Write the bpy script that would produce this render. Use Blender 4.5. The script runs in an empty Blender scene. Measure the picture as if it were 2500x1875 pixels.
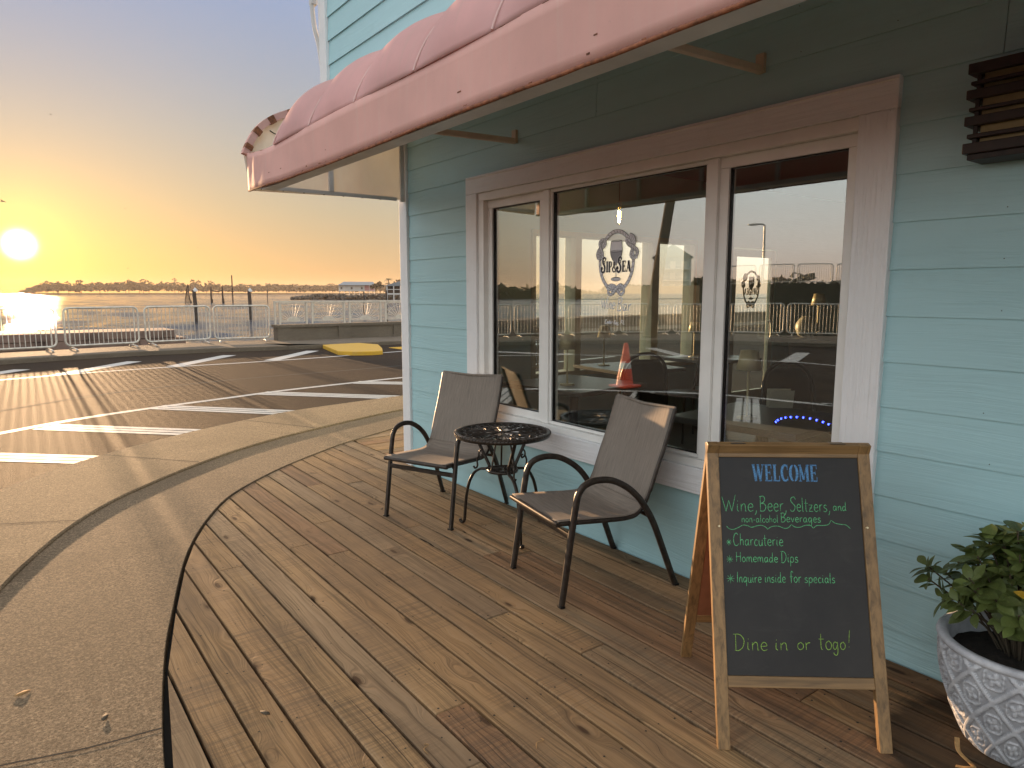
import bpy, bmesh, math, random
from mathutils import Vector, Matrix, Quaternion
R = math.radians
random.seed(7)
scene = bpy.context.scene
COL = scene.collection

# ------------------------------------------------------------------ camera, sky, sun, exposure
H = 1.465
cam_d = bpy.data.cameras.new('camera')
cam = bpy.data.objects.new('camera', cam_d); COL.objects.link(cam)
cam_d.sensor_width = 36.0; cam_d.lens = 36.0*1690/2500
cam_d.clip_start = 0.05; cam_d.clip_end = 9000
cam.location = (0, 0, H)
cam.rotation_euler = (R(90-7.5), 0, R(-36.8))
scene.camera = cam

SUN_AZ, SUN_EL = R(1.83), R(3.19)
SUN = Vector((math.sin(SUN_AZ)*math.cos(SUN_EL), math.cos(SUN_AZ)*math.cos(SUN_EL), math.sin(SUN_EL)))
sl = bpy.data.lights.new('sun', 'SUN'); so = bpy.data.objects.new('sun', sl); COL.objects.link(so)
sl.energy = 5.0; sl.angle = R(0.5); sl.color = (1.0, 0.63, 0.34)
so.rotation_euler = SUN.to_track_quat('Z', 'Y').to_euler(); so.location = (0, 40, 10)

scene.view_settings.view_transform = 'Standard'; scene.view_settings.look = 'None'
scene.view_settings.exposure = 1.15; scene.view_settings.gamma = 1.0
scene.render.engine = 'CYCLES'
scene.cycles.use_denoising = True
scene.cycles.max_bounces = 8; scene.cycles.transparent_max_bounces = 12
scene.cycles.sample_clamp_indirect = 6.0; scene.cycles.caustics_reflective = False; scene.cycles.caustics_refractive = False

world = bpy.data.worlds.new('World'); scene.world = world; world.use_nodes = True
def build_world():
    nt = world.node_tree; nt.nodes.clear()
    def n(t): return nt.nodes.new(t)
    def L(a, b): nt.links.new(a, b)
    out = n('ShaderNodeOutputWorld'); bg = n('ShaderNodeBackground'); bg.inputs['Strength'].default_value = 0.1
    L(bg.outputs[0], out.inputs['Surface'])
    sky = n('ShaderNodeTexSky'); sky.sky_type = 'NISHITA'; sky.sun_disc = False
    sky.sun_elevation = SUN_EL; sky.sun_rotation = SUN_AZ; sky.altitude = 0; sky.air_density = 1.0; sky.dust_density = 1.5
    tc = n('ShaderNodeTexCoord')
    nrm = n('ShaderNodeVectorMath'); nrm.operation = 'NORMALIZE'; L(tc.outputs['Generated'], nrm.inputs[0])
    sep = n('ShaderNodeSeparateXYZ'); L(nrm.outputs[0], sep.inputs[0])
    dot = n('ShaderNodeVectorMath'); dot.operation = 'DOT_PRODUCT'; L(nrm.outputs[0], dot.inputs[0]); dot.inputs[1].default_value = SUN
    def ramp(stops, fac):
        r = n('ShaderNodeValToRGB'); e = r.color_ramp.elements
        while len(e) < len(stops): e.new(0.5)
        for i, (p, c) in enumerate(stops): e[i].position = p; e[i].color = (*c, 1)
        L(fac, r.inputs[0]); return r.outputs[0]
    def math_(op, a, b=None):
        m = n('ShaderNodeMath'); m.operation = op
        for i, v in enumerate((a, b)):
            if v is None: continue
            if isinstance(v, (int, float)): m.inputs[i].default_value = v
            else: L(v, m.inputs[i])
        return m.outputs[0]
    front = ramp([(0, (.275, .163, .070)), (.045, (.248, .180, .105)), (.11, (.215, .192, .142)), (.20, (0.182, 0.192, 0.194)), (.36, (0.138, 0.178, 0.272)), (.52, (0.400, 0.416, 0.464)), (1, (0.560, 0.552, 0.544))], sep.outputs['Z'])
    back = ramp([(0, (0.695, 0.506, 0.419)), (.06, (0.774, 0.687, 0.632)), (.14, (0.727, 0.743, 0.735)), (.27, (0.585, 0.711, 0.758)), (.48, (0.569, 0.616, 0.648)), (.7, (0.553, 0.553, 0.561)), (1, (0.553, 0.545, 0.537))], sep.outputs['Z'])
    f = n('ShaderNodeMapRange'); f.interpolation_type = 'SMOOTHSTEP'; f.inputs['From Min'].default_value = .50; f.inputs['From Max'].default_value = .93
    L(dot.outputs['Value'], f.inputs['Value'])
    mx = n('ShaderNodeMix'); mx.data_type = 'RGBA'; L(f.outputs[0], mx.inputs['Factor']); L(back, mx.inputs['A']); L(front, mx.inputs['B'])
    ang = math_('ARCCOSINE', math_('MINIMUM', dot.outputs['Value'], 0.999999))
    def glow(width, col, power=1.0):
        a = math_('POWER', math_('DIVIDE', ang, R(width)), power)
        e = math_('EXPONENT', math_('MULTIPLY', a, -1.0))
        v = n('ShaderNodeVectorMath'); v.operation = 'SCALE'; v.inputs[0].default_value = col; L(e, v.inputs['Scale']); return v.outputs[0]
    def add(a, b):
        v = n('ShaderNodeVectorMath'); v.operation = 'ADD'; L(a, v.inputs[0]); L(b, v.inputs[1]); return v.outputs[0]
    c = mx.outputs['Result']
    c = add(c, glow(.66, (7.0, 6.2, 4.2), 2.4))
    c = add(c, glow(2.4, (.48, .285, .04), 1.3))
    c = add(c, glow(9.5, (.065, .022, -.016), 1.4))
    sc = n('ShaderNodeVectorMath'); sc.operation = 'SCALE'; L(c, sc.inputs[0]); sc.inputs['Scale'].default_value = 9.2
    s2 = n('ShaderNodeVectorMath'); s2.operation = 'SCALE'; L(sky.outputs[0], s2.inputs[0]); s2.inputs['Scale'].default_value = 0.08
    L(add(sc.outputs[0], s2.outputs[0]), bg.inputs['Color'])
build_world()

# ------------------------------------------------------------------ helpers
class MB:
    def __init__(s): s.v = []; s.f = []; s.sm = []; s.at = []; s.cur = 0.0
    def add(s, vs, fs, smooth=False):
        o = len(s.v); s.v.extend([tuple(p) for p in vs])
        for f in fs: s.f.append([i+o for i in f]); s.sm.append(smooth); s.at.append(s.cur)
    def box(s, a, b, M=None):
        (x0, y0, z0), (x1, y1, z1) = a, b
        vs = [Vector(p) for p in ((x0,y0,z0),(x1,y0,z0),(x1,y1,z0),(x0,y1,z0),(x0,y0,z1),(x1,y0,z1),(x1,y1,z1),(x0,y1,z1))]
        if M: vs = [M @ p for p in vs]
        s.add(vs, [(0,3,2,1),(4,5,6,7),(0,1,5,4),(1,2,6,5),(2,3,7,6),(3,0,4,7)])
    def tube(s, pts, r, n=8, closed=False, flat=None, up=None, smooth=True, rs=None):
        pts = [Vector(p) for p in pts]; m = len(pts)
        if m < 2: return
        T = []
        for i in range(m):
            if closed: t = pts[(i+1) % m]-pts[i-1]
            else: t = pts[min(i+1, m-1)]-pts[max(i-1, 0)]
            T.append(t.normalized() if t.length > 1e-9 else Vector((0,0,1)))
        u = Vector(up) if up else (Vector((0,0,1)) if abs(T[0].z) < .9 else Vector((1,0,0)))
        u = (u-T[0]*u.dot(T[0])).normalized(); rings = []
        if flat:
            hw, hh = flat[0]/2, flat[1]/2; k = min(hw, hh)*.45
            sec = [(hw,-hh+k),(hw,hh-k),(hw-k,hh),(-hw+k,hh),(-hw,hh-k),(-hw,-hh+k),(-hw+k,-hh),(hw-k,-hh)]
        else: sec = [(r*math.cos(2*math.pi*k/n), r*math.sin(2*math.pi*k/n)) for k in range(n)]
        for i in range(m):
            if up:
                uu = Vector(up); uu = uu-T[i]*uu.dot(T[i])
                if uu.length > 1e-4: u = uu.normalized()
            else:
                u = u-T[i]*u.dot(T[i]); u = u.normalized() if u.length > 1e-6 else T[i].orthogonal().normalized()
            w = T[i].cross(u); k = rs[i] if rs else 1.0
            rings.append([pts[i]+u*(a*k)+w*(b*k) for a, b in sec])
        N = len(sec); vs = [p for rg in rings for p in rg]; fs = []
        for i in range(m if closed else m-1):
            j = (i+1) % m
            for k in range(N): fs.append((i*N+k, i*N+(k+1) % N, j*N+(k+1) % N, j*N+k))
        s.add(vs, fs, smooth)
        if not closed: s.add(rings[0], [tuple(range(N))[::-1]]); s.add(rings[-1], [tuple(range(N))])
    def lathe(s, prof, n=32, c=(0,0,0), fn=None, smooth=True, close=True):
        vs = []; fs = []
        for i, (r, z) in enumerate(prof):
            for k in range(n):
                a = 2*math.pi*k/n; rr = r+(fn(a, i) if fn else 0)
                vs.append((c[0]+rr*math.cos(a), c[1]+rr*math.sin(a), c[2]+z))
        m = len(prof)
        for i in range(m-1):
            for k in range(n): fs.append((i*n+k, i*n+(k+1) % n, (i+1)*n+(k+1) % n, (i+1)*n+k))
        s.add(vs, fs, smooth)
        if close:
            s.add(vs[:n], [tuple(range(n))[::-1]]); s.add(vs[-n:], [tuple(range(n))])
    def prism(s, poly, z0, z1, M=None):
        n = len(poly); vs = [Vector((x, y, z0)) for x, y in poly]+[Vector((x, y, z1)) for x, y in poly]
        if M: vs = [M @ p for p in vs]
        s.add(vs, [tuple(range(n))[::-1], tuple(range(n, 2*n))]+[(i, (i+1) % n, n+(i+1) % n, n+i) for i in range(n)])
    def grid(s, fn, nu, nv, smooth=True):
        vs = [fn(i/nu, j/nv) for i in range(nu+1) for j in range(nv+1)]
        s.add(vs, [(i*(nv+1)+j, (i+1)*(nv+1)+j, (i+1)*(nv+1)+j+1, i*(nv+1)+j+1) for i in range(nu) for j in range(nv)], smooth)
    def blob(s, c, r, n=8, jit=.0, smooth=True):
        c = Vector(c); r = Vector(r) if not isinstance(r, (int, float)) else Vector((r, r, r)); vs = []; m = n//2
        for i in range(m+1):
            for k in range(n):
                th = math.pi*i/m; ph = 2*math.pi*k/n; q = 1+random.uniform(-jit, jit)
                vs.append((c.x+r.x*q*math.sin(th)*math.cos(ph), c.y+r.y*q*math.sin(th)*math.sin(ph), c.z+r.z*q*math.cos(th)))
        s.add(vs, [(i*n+k, (i+1)*n+k, (i+1)*n+(k+1) % n, i*n+(k+1) % n) for i in range(m) for k in range(n)], smooth)
    def build(s, name, mat, parent=None, off=None, bevel=0, solid=0, attr=False, weld=False):
        me = bpy.data.meshes.new(name)
        if off is None: off = root_loc(parent) if parent else Vector((0,0,0))
        if off == 'local': off = Vector((0,0,0))
        me.from_pydata([(p[0]-off[0], p[1]-off[1], p[2]-off[2]) for p in s.v], [], s.f)
        me.polygons.foreach_set('use_smooth', s.sm)
        if attr:
            a = me.attributes.new('rnd', 'FLOAT', 'FACE'); a.data.foreach_set('value', s.at)
        me.validate(); me.update()
        o = bpy.data.objects.new(name, me); COL.objects.link(o)
        if mat: me.materials.append(mat)
        if parent: o.parent = parent
        elif off is not None: o.location = off
        if bevel:
            b = o.modifiers.new('bevel', 'BEVEL'); b.width = bevel; b.segments = 2; b.limit_method = 'ANGLE'; b.angle_limit = R(40); b.harden_normals = False
        if solid:
            b = o.modifiers.new('solid', 'SOLIDIFY'); b.thickness = solid; b.offset = 0
        return o
def root_loc(o):
    while o.parent: o = o.parent
    return o.location.copy()
def thing(name, label, cat, loc=(0,0,0), rz=0, group=None):
    o = bpy.data.objects.new(name, None); COL.objects.link(o); o.empty_display_size = .1
    o.location = loc; o.rotation_euler = (0, 0, rz); o['label'] = label; o['category'] = cat
    if group: o['group'] = group
    return o
def tag(o, label, cat, group=None):
    o['label'] = label; o['category'] = cat
    if group: o['group'] = group
    return o
def struct(o, kind='structure'): o['kind'] = kind; return o
def dup(root, loc, rz, label=None, group=None):
    r = root.copy(); COL.objects.link(r); r.location = loc; r.rotation_euler = (0, 0, rz)
    if label: r['label'] = label
    if group: r['group'] = group
    for ch in list(root.children):
        c = ch.copy(); COL.objects.link(c); c.parent = r
        for g in ch.children:
            d = g.copy(); COL.objects.link(d); d.parent = c
    return r
def cr(pts, k=6, closed=False):
    P = [Vector(p) for p in pts]; n = len(P); out = []
    if n < 3: return P
    rng = range(n) if closed else range(n-1)
    for i in rng:
        p0 = P[(i-1) % n] if (closed or i) else P[0]*2-P[1]; p1 = P[i]; p2 = P[(i+1) % n]
        p3 = P[(i+2) % n] if (closed or i+2 < n) else P[-1]*2-P[-2]
        for j in range(k):
            t = j/k
            out.append(.5*((2*p1)+(p2-p0)*t+(2*p0-5*p1+4*p2-p3)*t*t+(3*p1-p0-3*p2+p3)*t**3))
    if not closed: out.append(P[-1])
    return out

# ------------------------------------------------------------------ materials
class NM:
    def __init__(s, name):
        s.m = bpy.data.materials.new(name); s.m.use_nodes = True; s.nt = s.m.node_tree
        s.b = s.nt.nodes['Principled BSDF']; s.out = s.nt.nodes['Material Output']; s._co = None
    def n(s, t): return s.nt.nodes.new(t)
    def L(s, a, b): s.nt.links.new(a, b)
    def co(s):
        if not s._co: s._co = s.n('ShaderNodeTexCoord').outputs['Object']
        return s._co
    def sc(s, v, scale, rot=(0,0,0), loc=(0,0,0)):
        m = s.n('ShaderNodeMapping'); m.inputs['Scale'].default_value = scale; m.inputs['Rotation'].default_value = rot; m.inputs['Location'].default_value = loc
        s.L(v, m.inputs['Vector']); return m.outputs[0]
    def noise(s, v, scale, detail=4, rough=.55, dist=0.0):
        m = s.n('ShaderNodeTexNoise'); s.L(v, m.inputs['Vector']); m.inputs['Scale'].default_value = scale
        m.inputs['Detail'].default_value = detail; m.inputs['Roughness'].default_value = rough; m.inputs['Distortion'].default_value = dist; return m.outputs['Fac']
    def vor(s, v, scale, feature='F1'):
        m = s.n('ShaderNodeTexVoronoi'); m.feature = feature; s.L(v, m.inputs['Vector']); m.inputs['Scale'].default_value = scale; return m.outputs['Distance']
    def ramp(s, fac, stops, interp='LINEAR'):
        r = s.n('ShaderNodeValToRGB'); e = r.color_ramp.elements; r.color_ramp.interpolation = interp
        while len(e) < len(stops): e.new(.5)
        for i, (p, c) in enumerate(stops):
            e[i].position = p; e[i].color = (*c, 1) if hasattr(c, '__len__') else (c, c, c, 1)
        s.L(fac, r.inputs[0]); return r.outputs[0]
    def mix(s, f, a, b, mode='MIX'):
        m = s.n('ShaderNodeMix'); m.data_type = 'RGBA'; m.blend_type = mode
        for k, v in (('Factor', f), ('A', a), ('B', b)):
            if isinstance(v, (int, float)): m.inputs[k].default_value = v if k == 'Factor' else (v, v, v, 1)
            elif isinstance(v, tuple): m.inputs[k].default_value = (*v, 1)
            else: s.L(v, m.inputs[k])
        return m.outputs['Result']
    def math(s, op, a, b=0.0):
        m = s.n('ShaderNodeMath'); m.operation = op
        for i, v in enumerate((a, b)):
            if isinstance(v, (int, float)): m.inputs[i].default_value = v
            else: s.L(v, m.inputs[i])
        return m.outputs[0]
    def bump(s, h, strength=.3, dist=.01, prev=None):
        b = s.n('ShaderNodeBump'); b.inputs['Strength'].default_value = strength; b.inputs['Distance'].default_value = dist
        s.L(h, b.inputs['Height'])
        if prev: s.L(prev, b.inputs['Normal'])
        return b.outputs[0]
    def fin(s, color=None, rough=.6, metal=0.0, normal=None, spec=None):
        def put(k, v):
            if v is None: return
            if isinstance(v, (int, float)): s.b.inputs[k].default_value = v
            elif isinstance(v, tuple): s.b.inputs[k].default_value = (*v, 1)
            else: s.L(v, s.b.inputs[k])
        put('Base Color', color); put('Roughness', rough); put('Metallic', metal); put('Normal', normal); put('Specular IOR Level', spec)
        return s.m

def m_plain(name, c, rough=.6, metal=0.0, var=.12, scale=6, bump=.0, bscale=60, spec=None):
    k = NM(name); v = k.noise(k.co(), scale, 5); lo = tuple(x*(1-var*1.6) for x in c); hi = tuple(min(1, x*(1+var)) for x in c)
    col = k.ramp(v, [(.3, lo), (.7, hi)]); nr = None
    if bump: nr = k.bump(k.noise(k.co(), bscale, 4), bump, .004)
    return k.fin(col, rough, metal, nr, spec)
def m_siding(name, c, bump=.35):
    k = NM(name); co = k.co()
    warp = k.noise(k.sc(co, (1, 1.1, 5)), 1.0, 2)
    w = k.n('ShaderNodeVectorMath'); w.operation = 'MULTIPLY_ADD'; k.L(warp, w.inputs[0]); w.inputs[1].default_value = (0, 0, .10); k.L(co, w.inputs[2])
    g1 = k.noise(k.sc(w.outputs[0], (1, 1.6, 75)), 1.0, 5, .6); g2 = k.noise(k.sc(w.outputs[0], (1, 5, 190)), 1.0, 3)
    patch = k.ramp(k.noise(k.sc(co, (1, .8, 5.6)), 1.0, 3), [(.42, .08), (.66, 1.0)])
    h = k.mix(patch, .5, k.ramp(g1, [(.3, 0.0), (.7, 1.0)])); h = k.mix(.25, h, g2)
    st = k.noise(k.sc(co, (1, 1.2, 9)), 1.0, 5)
    dirt = k.noise(co, 3.0, 6, .65)
    col = k.ramp(st, [(.3, tuple(x*.93 for x in c)), (.7, c)])
    col = k.mix(k.ramp(dirt, [(.55, 0.0), (.8, .35)]), col, tuple(x*.8 for x in c))
    return k.fin(col, .44, 0, k.bump(h, bump*1.2, .008))
def m_trim(name, c, axis='z'):
    k = NM(name); co = k.co(); s1 = (70, 70, 2.5) if axis == 'z' else (70, 2.5, 70)
    g = k.noise(k.sc(co, s1), 1.0, 5, .6, .4); d = k.noise(co, 7, 6, .7)
    col = k.mix(k.ramp(d, [(.52, 0.0), (.8, .5)]), c, tuple(x*.82 for x in c))
    sp = k.ramp(k.noise(co, 30, 3), [(.735, 0.0), (.76, .6)]); col = k.mix(sp, col, (.25, .2, .18))
    return k.fin(col, .5, 0, k.bump(k.ramp(g, [(.35, 0.0), (.65, 1.0)]), .6, .004))
def m_deck():
    k = NM('deck_wood'); co = k.co()
    at = k.n('ShaderNodeAttribute'); at.attribute_name = 'rnd'; rnd = at.outputs['Fac']
    cmb = k.n('ShaderNodeCombineXYZ'); k.L(k.math('MULTIPLY', rnd, 17.3), cmb.inputs[0]); k.L(k.math('MULTIPLY', rnd, 31.7), cmb.inputs[1]); k.L(k.math('MULTIPLY', rnd, 9.1), cmb.inputs[2])
    ad = k.n('ShaderNodeVectorMath'); ad.operation = 'ADD'; k.L(co, ad.inputs[0]); k.L(cmb.outputs[0], ad.inputs[1]); v = ad.outputs[0]
    # knots pull the grain round themselves
    kd = k.vor(k.sc(v, (6.5, 2.0, 1)), 1.0)
    warp = k.math('ADD', k.math('MULTIPLY', k.noise(k.sc(v, (3, .9, 1)), 1.0, 3), .10), k.math('MULTIPLY', k.ramp(kd, [(0, 1.0), (.32, 0.0)], 'EASE'), .05))
    w = k.n('ShaderNodeCombineXYZ'); k.L(warp, w.inputs[0])
    ad2 = k.n('ShaderNodeVectorMath'); ad2.operation = 'ADD'; k.L(v, ad2.inputs[0]); k.L(w.outputs[0], ad2.inputs[1]); vw = ad2.outputs[0]
    g1 = k.noise(k.sc(vw, (85, .9, 1)), 1.0, 4, .6); g2 = k.noise(k.sc(vw, (210, 3.5, 1)), 1.0, 3); g3 = k.noise(k.sc(vw, (26, .7, 1)), 1.0, 2)
    grain = k.mix(.35, k.mix(.4, g1, g3), g2)
    saw = k.noise(k.sc(v, (1.2, 85, 1), rot=(0, 0, .06)), 1.0, 4, .7)
    sawm = k.ramp(k.noise(k.sc(v, (2.5, 1.7, 1)), 1.0, 2), [(.45, 0.0), (.62, .75)])
    base = k.ramp(rnd, [(0, (.325, .195, .092)), (.18, (.365, .225, .108)), (.36, (.285, .188, .104)), (.52, (.335, .20, .094)), (.70, (.27, .145, .072)), (.76, (.305, .205, .116)), (1, (.38, .24, .116))], 'CONSTANT')
    col = k.mix(k.ramp(grain, [(.38, .95), (.52, 0.0)]), base, k.mix(.74, base, (.03, .018, .010)))
    col = k.mix(k.ramp(grain, [(.52, 0.0), (.68, .4)]), col, (.36, .265, .18))
    col = k.mix(k.math('MULTIPLY', sawm, k.ramp(saw, [(.42, .7), (.55, 0.0)])), col, (.085, .06, .042))
    blot = k.noise(k.sc(v, (3.0, 1.5, 1)), 1.0, 5, .6)
    col = k.mix(k.ramp(blot, [(.45, 0.0), (.70, .65)]), col, (.165, .108, .066))
    dirt = k.noise(co, .8, 5, .65); col = k.mix(k.ramp(dirt, [(.44, 0.0), (.66, .5)]), col, (.155, .10, .06))
    chk = k.noise(k.sc(vw, (120, .55, 1)), 1.0, 2); col = k.mix(k.ramp(chk, [(.29, .9), (.33, 0.0)]), col, (.03, .02, .014))
    kn = k.ramp(kd, [(.0, 1.0), (.06, .95), (.09, .25), (.15, 0.0)]); col = k.mix(kn, col, (.055, .028, .014))
    spot = k.ramp(k.vor(k.sc(v, (5, 5, 1)), 1.0), [(.03, .55), (.06, 0.0)]); spm = k.ramp(k.noise(v, 1.3, 2), [(.6, 0.0), (.66, 1.0)])
    col = k.mix(k.math('MULTIPLY', spot, spm), col, (.55, .55, .55))
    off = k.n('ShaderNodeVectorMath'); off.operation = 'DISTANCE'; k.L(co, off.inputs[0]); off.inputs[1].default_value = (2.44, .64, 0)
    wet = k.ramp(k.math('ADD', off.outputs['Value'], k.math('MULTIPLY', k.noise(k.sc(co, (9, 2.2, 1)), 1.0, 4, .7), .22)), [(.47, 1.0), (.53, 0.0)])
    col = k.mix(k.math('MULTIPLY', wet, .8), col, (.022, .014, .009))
    nb = k.bump(grain, .8, .008); nb = k.bump(k.math('MULTIPLY', saw, sawm), .45, .004, nb)
    return k.fin(col, .84, 0, nb, .22)
def m_concrete(name, c, broom=True, rot=0.0):
    k = NM(name); co = k.co()
    a = k.noise(co, 1.3, 6, .6); b = k.noise(co, 16, 5, .7); f = k.noise(co, 220, 2, .6)
    col = k.ramp(a, [(.28, tuple(x*.78 for x in c)), (.5, c), (.75, tuple(min(1, x*1.10) for x in c))])
    col = k.mix(.55, col, k.ramp(b, [(.3, tuple(x*.75 for x in c)), (.7, tuple(x*1.12 for x in c))]))
    col = k.mix(k.ramp(f, [(.62, 0.0), (.75, .6)]), col, tuple(x*.45 for x in c))
    st = k.ramp(k.noise(co, 2.6, 6, .75), [(.60, 0.0), (.80, .30)]); col = k.mix(st, col, tuple(x*.55 for x in c))
    gr = k.noise(co, 75, 4, .8); pit = k.vor(co, 34)
    col = k.mix(k.ramp(gr, [(.38, .9), (.50, 0.0)]), col, tuple(x*.52 for x in c)); col = k.mix(k.ramp(gr, [(.54, 0.0), (.64, .8)]), col, tuple(min(1, x*1.9) for x in c))
    lg = k.noise(co, .55, 5, .6, .8); col = k.mix(k.ramp(lg, [(.42, .40), (.55, 0.0)]), col, tuple(x*.62 for x in c))
    g2 = k.noise(co, 150, 2, .8); col = k.mix(k.ramp(g2, [(.36, .7), (.46, 0.0)]), col, tuple(x*.4 for x in c))
    nb = k.bump(gr, 1.0, .009); nb = k.bump(g2, .8, .005, nb)
    if broom: nb = k.bump(k.noise(k.sc(co, (7, 110, 7), rot=(0, 0, rot)), 1.0, 4, .7), .35, .003, nb)
    return k.fin(col, .86, 0, nb, .15)
def m_asphalt():
    k = NM('asphalt'); co = k.co()
    g = k.vor(co, 120); a = k.noise(co, .9, 5); f = k.noise(co, 55, 4, .8)
    col = k.ramp(f, [(.3, (.016, .009, .005)), (.55, (.040, .024, .013)), (.72, (.12, .072, .038))])
    col = k.mix(k.ramp(a, [(.35, 0.0), (.7, .5)]), col, (.045, .030, .019))
    sp = k.noise(co, 24, 3, .85); col = k.mix(k.ramp(sp, [(.58, 0.0), (.70, .6)]), col, (.11, .07, .04)); pt = k.ramp(k.noise(k.sc(co, (.5, .16, 1)), 1.0, 3, .5), [(.45, 0.0), (.56, .45)]); col = k.mix(pt, col, (.022, .015, .010))
    nb = k.bump(g, .8, .006); nb = k.bump(f, .5, .008, nb)
    return k.fin(col, .78, 0, nb, .10)
def m_roadpaint(name, c, wear=.5):
    k = NM(name); co = k.co(); f = k.noise(co, 45, 5, .7); a = k.noise(k.sc(co, (1.5, 9, 1)), 1.0, 4)
    col = k.mix(k.ramp(f, [(.56, 0.0), (.70, wear)]), c, (.10, .085, .07)); col = k.mix(k.ramp(a, [(.5, 0.0), (.75, wear*.8)]), col, (.22, .19, .16))
    return k.fin(col, .6, 0, k.bump(f, .5, .006))
def m_glass(name, refl=.2, tint=(.80, .85, .80)):
    k = NM(name); nt = k.nt; nt.nodes.remove(k.b)
    tr = k.n('ShaderNodeBsdfTransparent'); tr.inputs[0].default_value = (*tint, 1)
    gl = k.n('ShaderNodeBsdfGlossy'); gl.inputs['Roughness'].default_value = 0.0; gl.inputs['Color'].default_value = (.95, .97, .96, 1)
    wav = k.noise(k.co(), 1.6, 1); k.L(k.bump(wav, .03, .02), gl.inputs['Normal'])
    ge = k.n('ShaderNodeNewGeometry'); dt = k.n('ShaderNodeVectorMath'); dt.operation = 'DOT_PRODUCT'; k.L(ge.outputs['Incoming'], dt.inputs[0]); k.L(ge.outputs['Normal'], dt.inputs[1])
    q = k.math('POWER', k.math('SUBTRACT', 1.0, k.math('ABSOLUTE', dt.outputs['Value'])), 5.0)
    fac = k.math('ADD', .045+refl, k.math('MULTIPLY', q, .95-refl))
    mx = k.n('ShaderNodeMixShader'); k.L(fac, mx.inputs[0]); k.L(tr.outputs[0], mx.inputs[1]); k.L(gl.outputs[0], mx.inputs[2])
    k.L(mx.outputs[0], k.out.inputs['Surface']); return k.m
def m_emit(name, c, s):
    k = NM(name); k.b.inputs['Emission Color'].default_value = (*c, 1); k.b.inputs['Emission Strength'].default_value = s
    return k.fin(c, .5)
def m_fabric(name, c, streak=(2, 60, 3), bump=.4, trans=0.0, wscale=700):
    k = NM(name); co = k.co(); s = k.noise(k.sc(co, streak), 1.0, 4, .65); a = k.noise(co, 4, 5)
    w1 = k.noise(co, wscale, 1)
    col = k.ramp(s, [(.30, tuple(x*.74 for x in c)), (.70, tuple(x*1.20 for x in c))])
    col = k.mix(k.ramp(a, [(.4, 0.0), (.75, .35)]), col, tuple(x*.75 for x in c))
    m = k.fin(col, .78, 0, k.bump(k.mix(.5, s, w1), bump, .002))
    if trans:
        t = k.n('ShaderNodeBsdfTranslucent'); k.L(col, t.inputs['Color']); mx = k.n('ShaderNodeMixShader'); mx.inputs[0].default_value = trans
        k.L(k.b.outputs[0], mx.inputs[1]); k.L(t.outputs[0], mx.inputs[2]); k.L(mx.outputs[0], k.out.inputs['Surface'])
    return m
def m_wood(name, c, axis=2, scale=60, rough=.45):
    k = NM(name); co = k.co(); s1 = [scale]*3; s1[axis] = 2.2
    g = k.noise(k.sc(co, tuple(s1)), 1.0, 4, .65, .6); b = k.noise(co, 5, 3)
    col = k.ramp(g, [(.3, tuple(x*.42 for x in c)), (.52, c), (.75, tuple(min(1, x*1.3) for x in c))])
    col = k.mix(k.ramp(b, [(.45, 0.0), (.75, .55)]), col, tuple(x*.5 for x in c))
    return k.fin(col, rough, 0, k.bump(g, .25, .002))
def m_water():
    k = NM('sea_water'); co = k.co()
    a = k.noise(k.sc(co, (.55, 1.1, 1)), 1.0, 4, .6); b = k.noise(k.sc(co, (2.6, 5.0, 1)), 1.0, 4, .6); c = k.noise(k.sc(co, (.06, .16, 1)), 1.0, 3)
    nb = k.bump(a, 1.0, .36, None); nb = k.bump(b, .9, .12, nb)
    m = k.fin((.035, .036, .046), .06, 0, nb); k.b.inputs['IOR'].default_value = 1.333; return m
def m_leaf(name, c, trans=.25, vein=False):
    k = NM(name); oi = k.n('ShaderNodeAttribute'); oi.attribute_name = 'rnd'
    col = k.ramp(oi.outputs['Fac'], [(0, tuple(x*.6 for x in c)), (.5, c), (1, tuple(x*1.5 for x in c))])
    sp = k.noise(k.co(), 160, 3); col = k.mix(k.ramp(sp, [(.55, 0.0), (.7, .35)]), col, tuple(x*2.2 for x in c))
    m = k.fin(col, .45, 0, k.bump(sp, .2, .002))
    t = k.n('ShaderNodeBsdfTranslucent'); k.L(col, t.inputs['Color']); mx = k.n('ShaderNodeMixShader'); mx.inputs[0].default_value = trans
    k.L(k.b.outputs[0], mx.inputs[1]); k.L(t.outputs[0], mx.inputs[2]); k.L(mx.outputs[0], k.out.inputs['Surface']); return m

M = {}
M['siding'] = m_siding('aqua_siding', (.385, .605, .64))
M['siding_up'] = m_siding('aqua_siding_upper', (.40, .64, .68), .25)
M['trim_v'] = m_trim('white_trim_upright', (.81, .81, .815), 'z')
M['trim_h'] = m_trim('white_trim_level', (.81, .81, .815), 'y')
M['vinyl'] = m_plain('white_vinyl', (.82, .805, .77), .38, 0, .04)
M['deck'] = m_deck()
M['dark'] = m_plain('dark_gap', (.02, .016, .012), .9)
M['path'] = m_concrete('path_concrete', (.285, .205, .130), True, .12)
M['pave'] = m_concrete('pavement_concrete', (.325, .232, .140), False)
M['quay'] = m_concrete('quay_concrete', (.19, .155, .12), False)
M['asphalt'] = m_asphalt()
M['line'] = m_roadpaint('white_road_paint', (.50, .475, .45), .75)
M['yellow'] = m_roadpaint('yellow_road_paint', (.58, .33, .02), .35)
M['glass'] = m_glass('window_glass', .14, (.95, .97, .94)); M['glass_clear'] = m_glass('clear_glass', .0, (.95, .98, .94))
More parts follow.
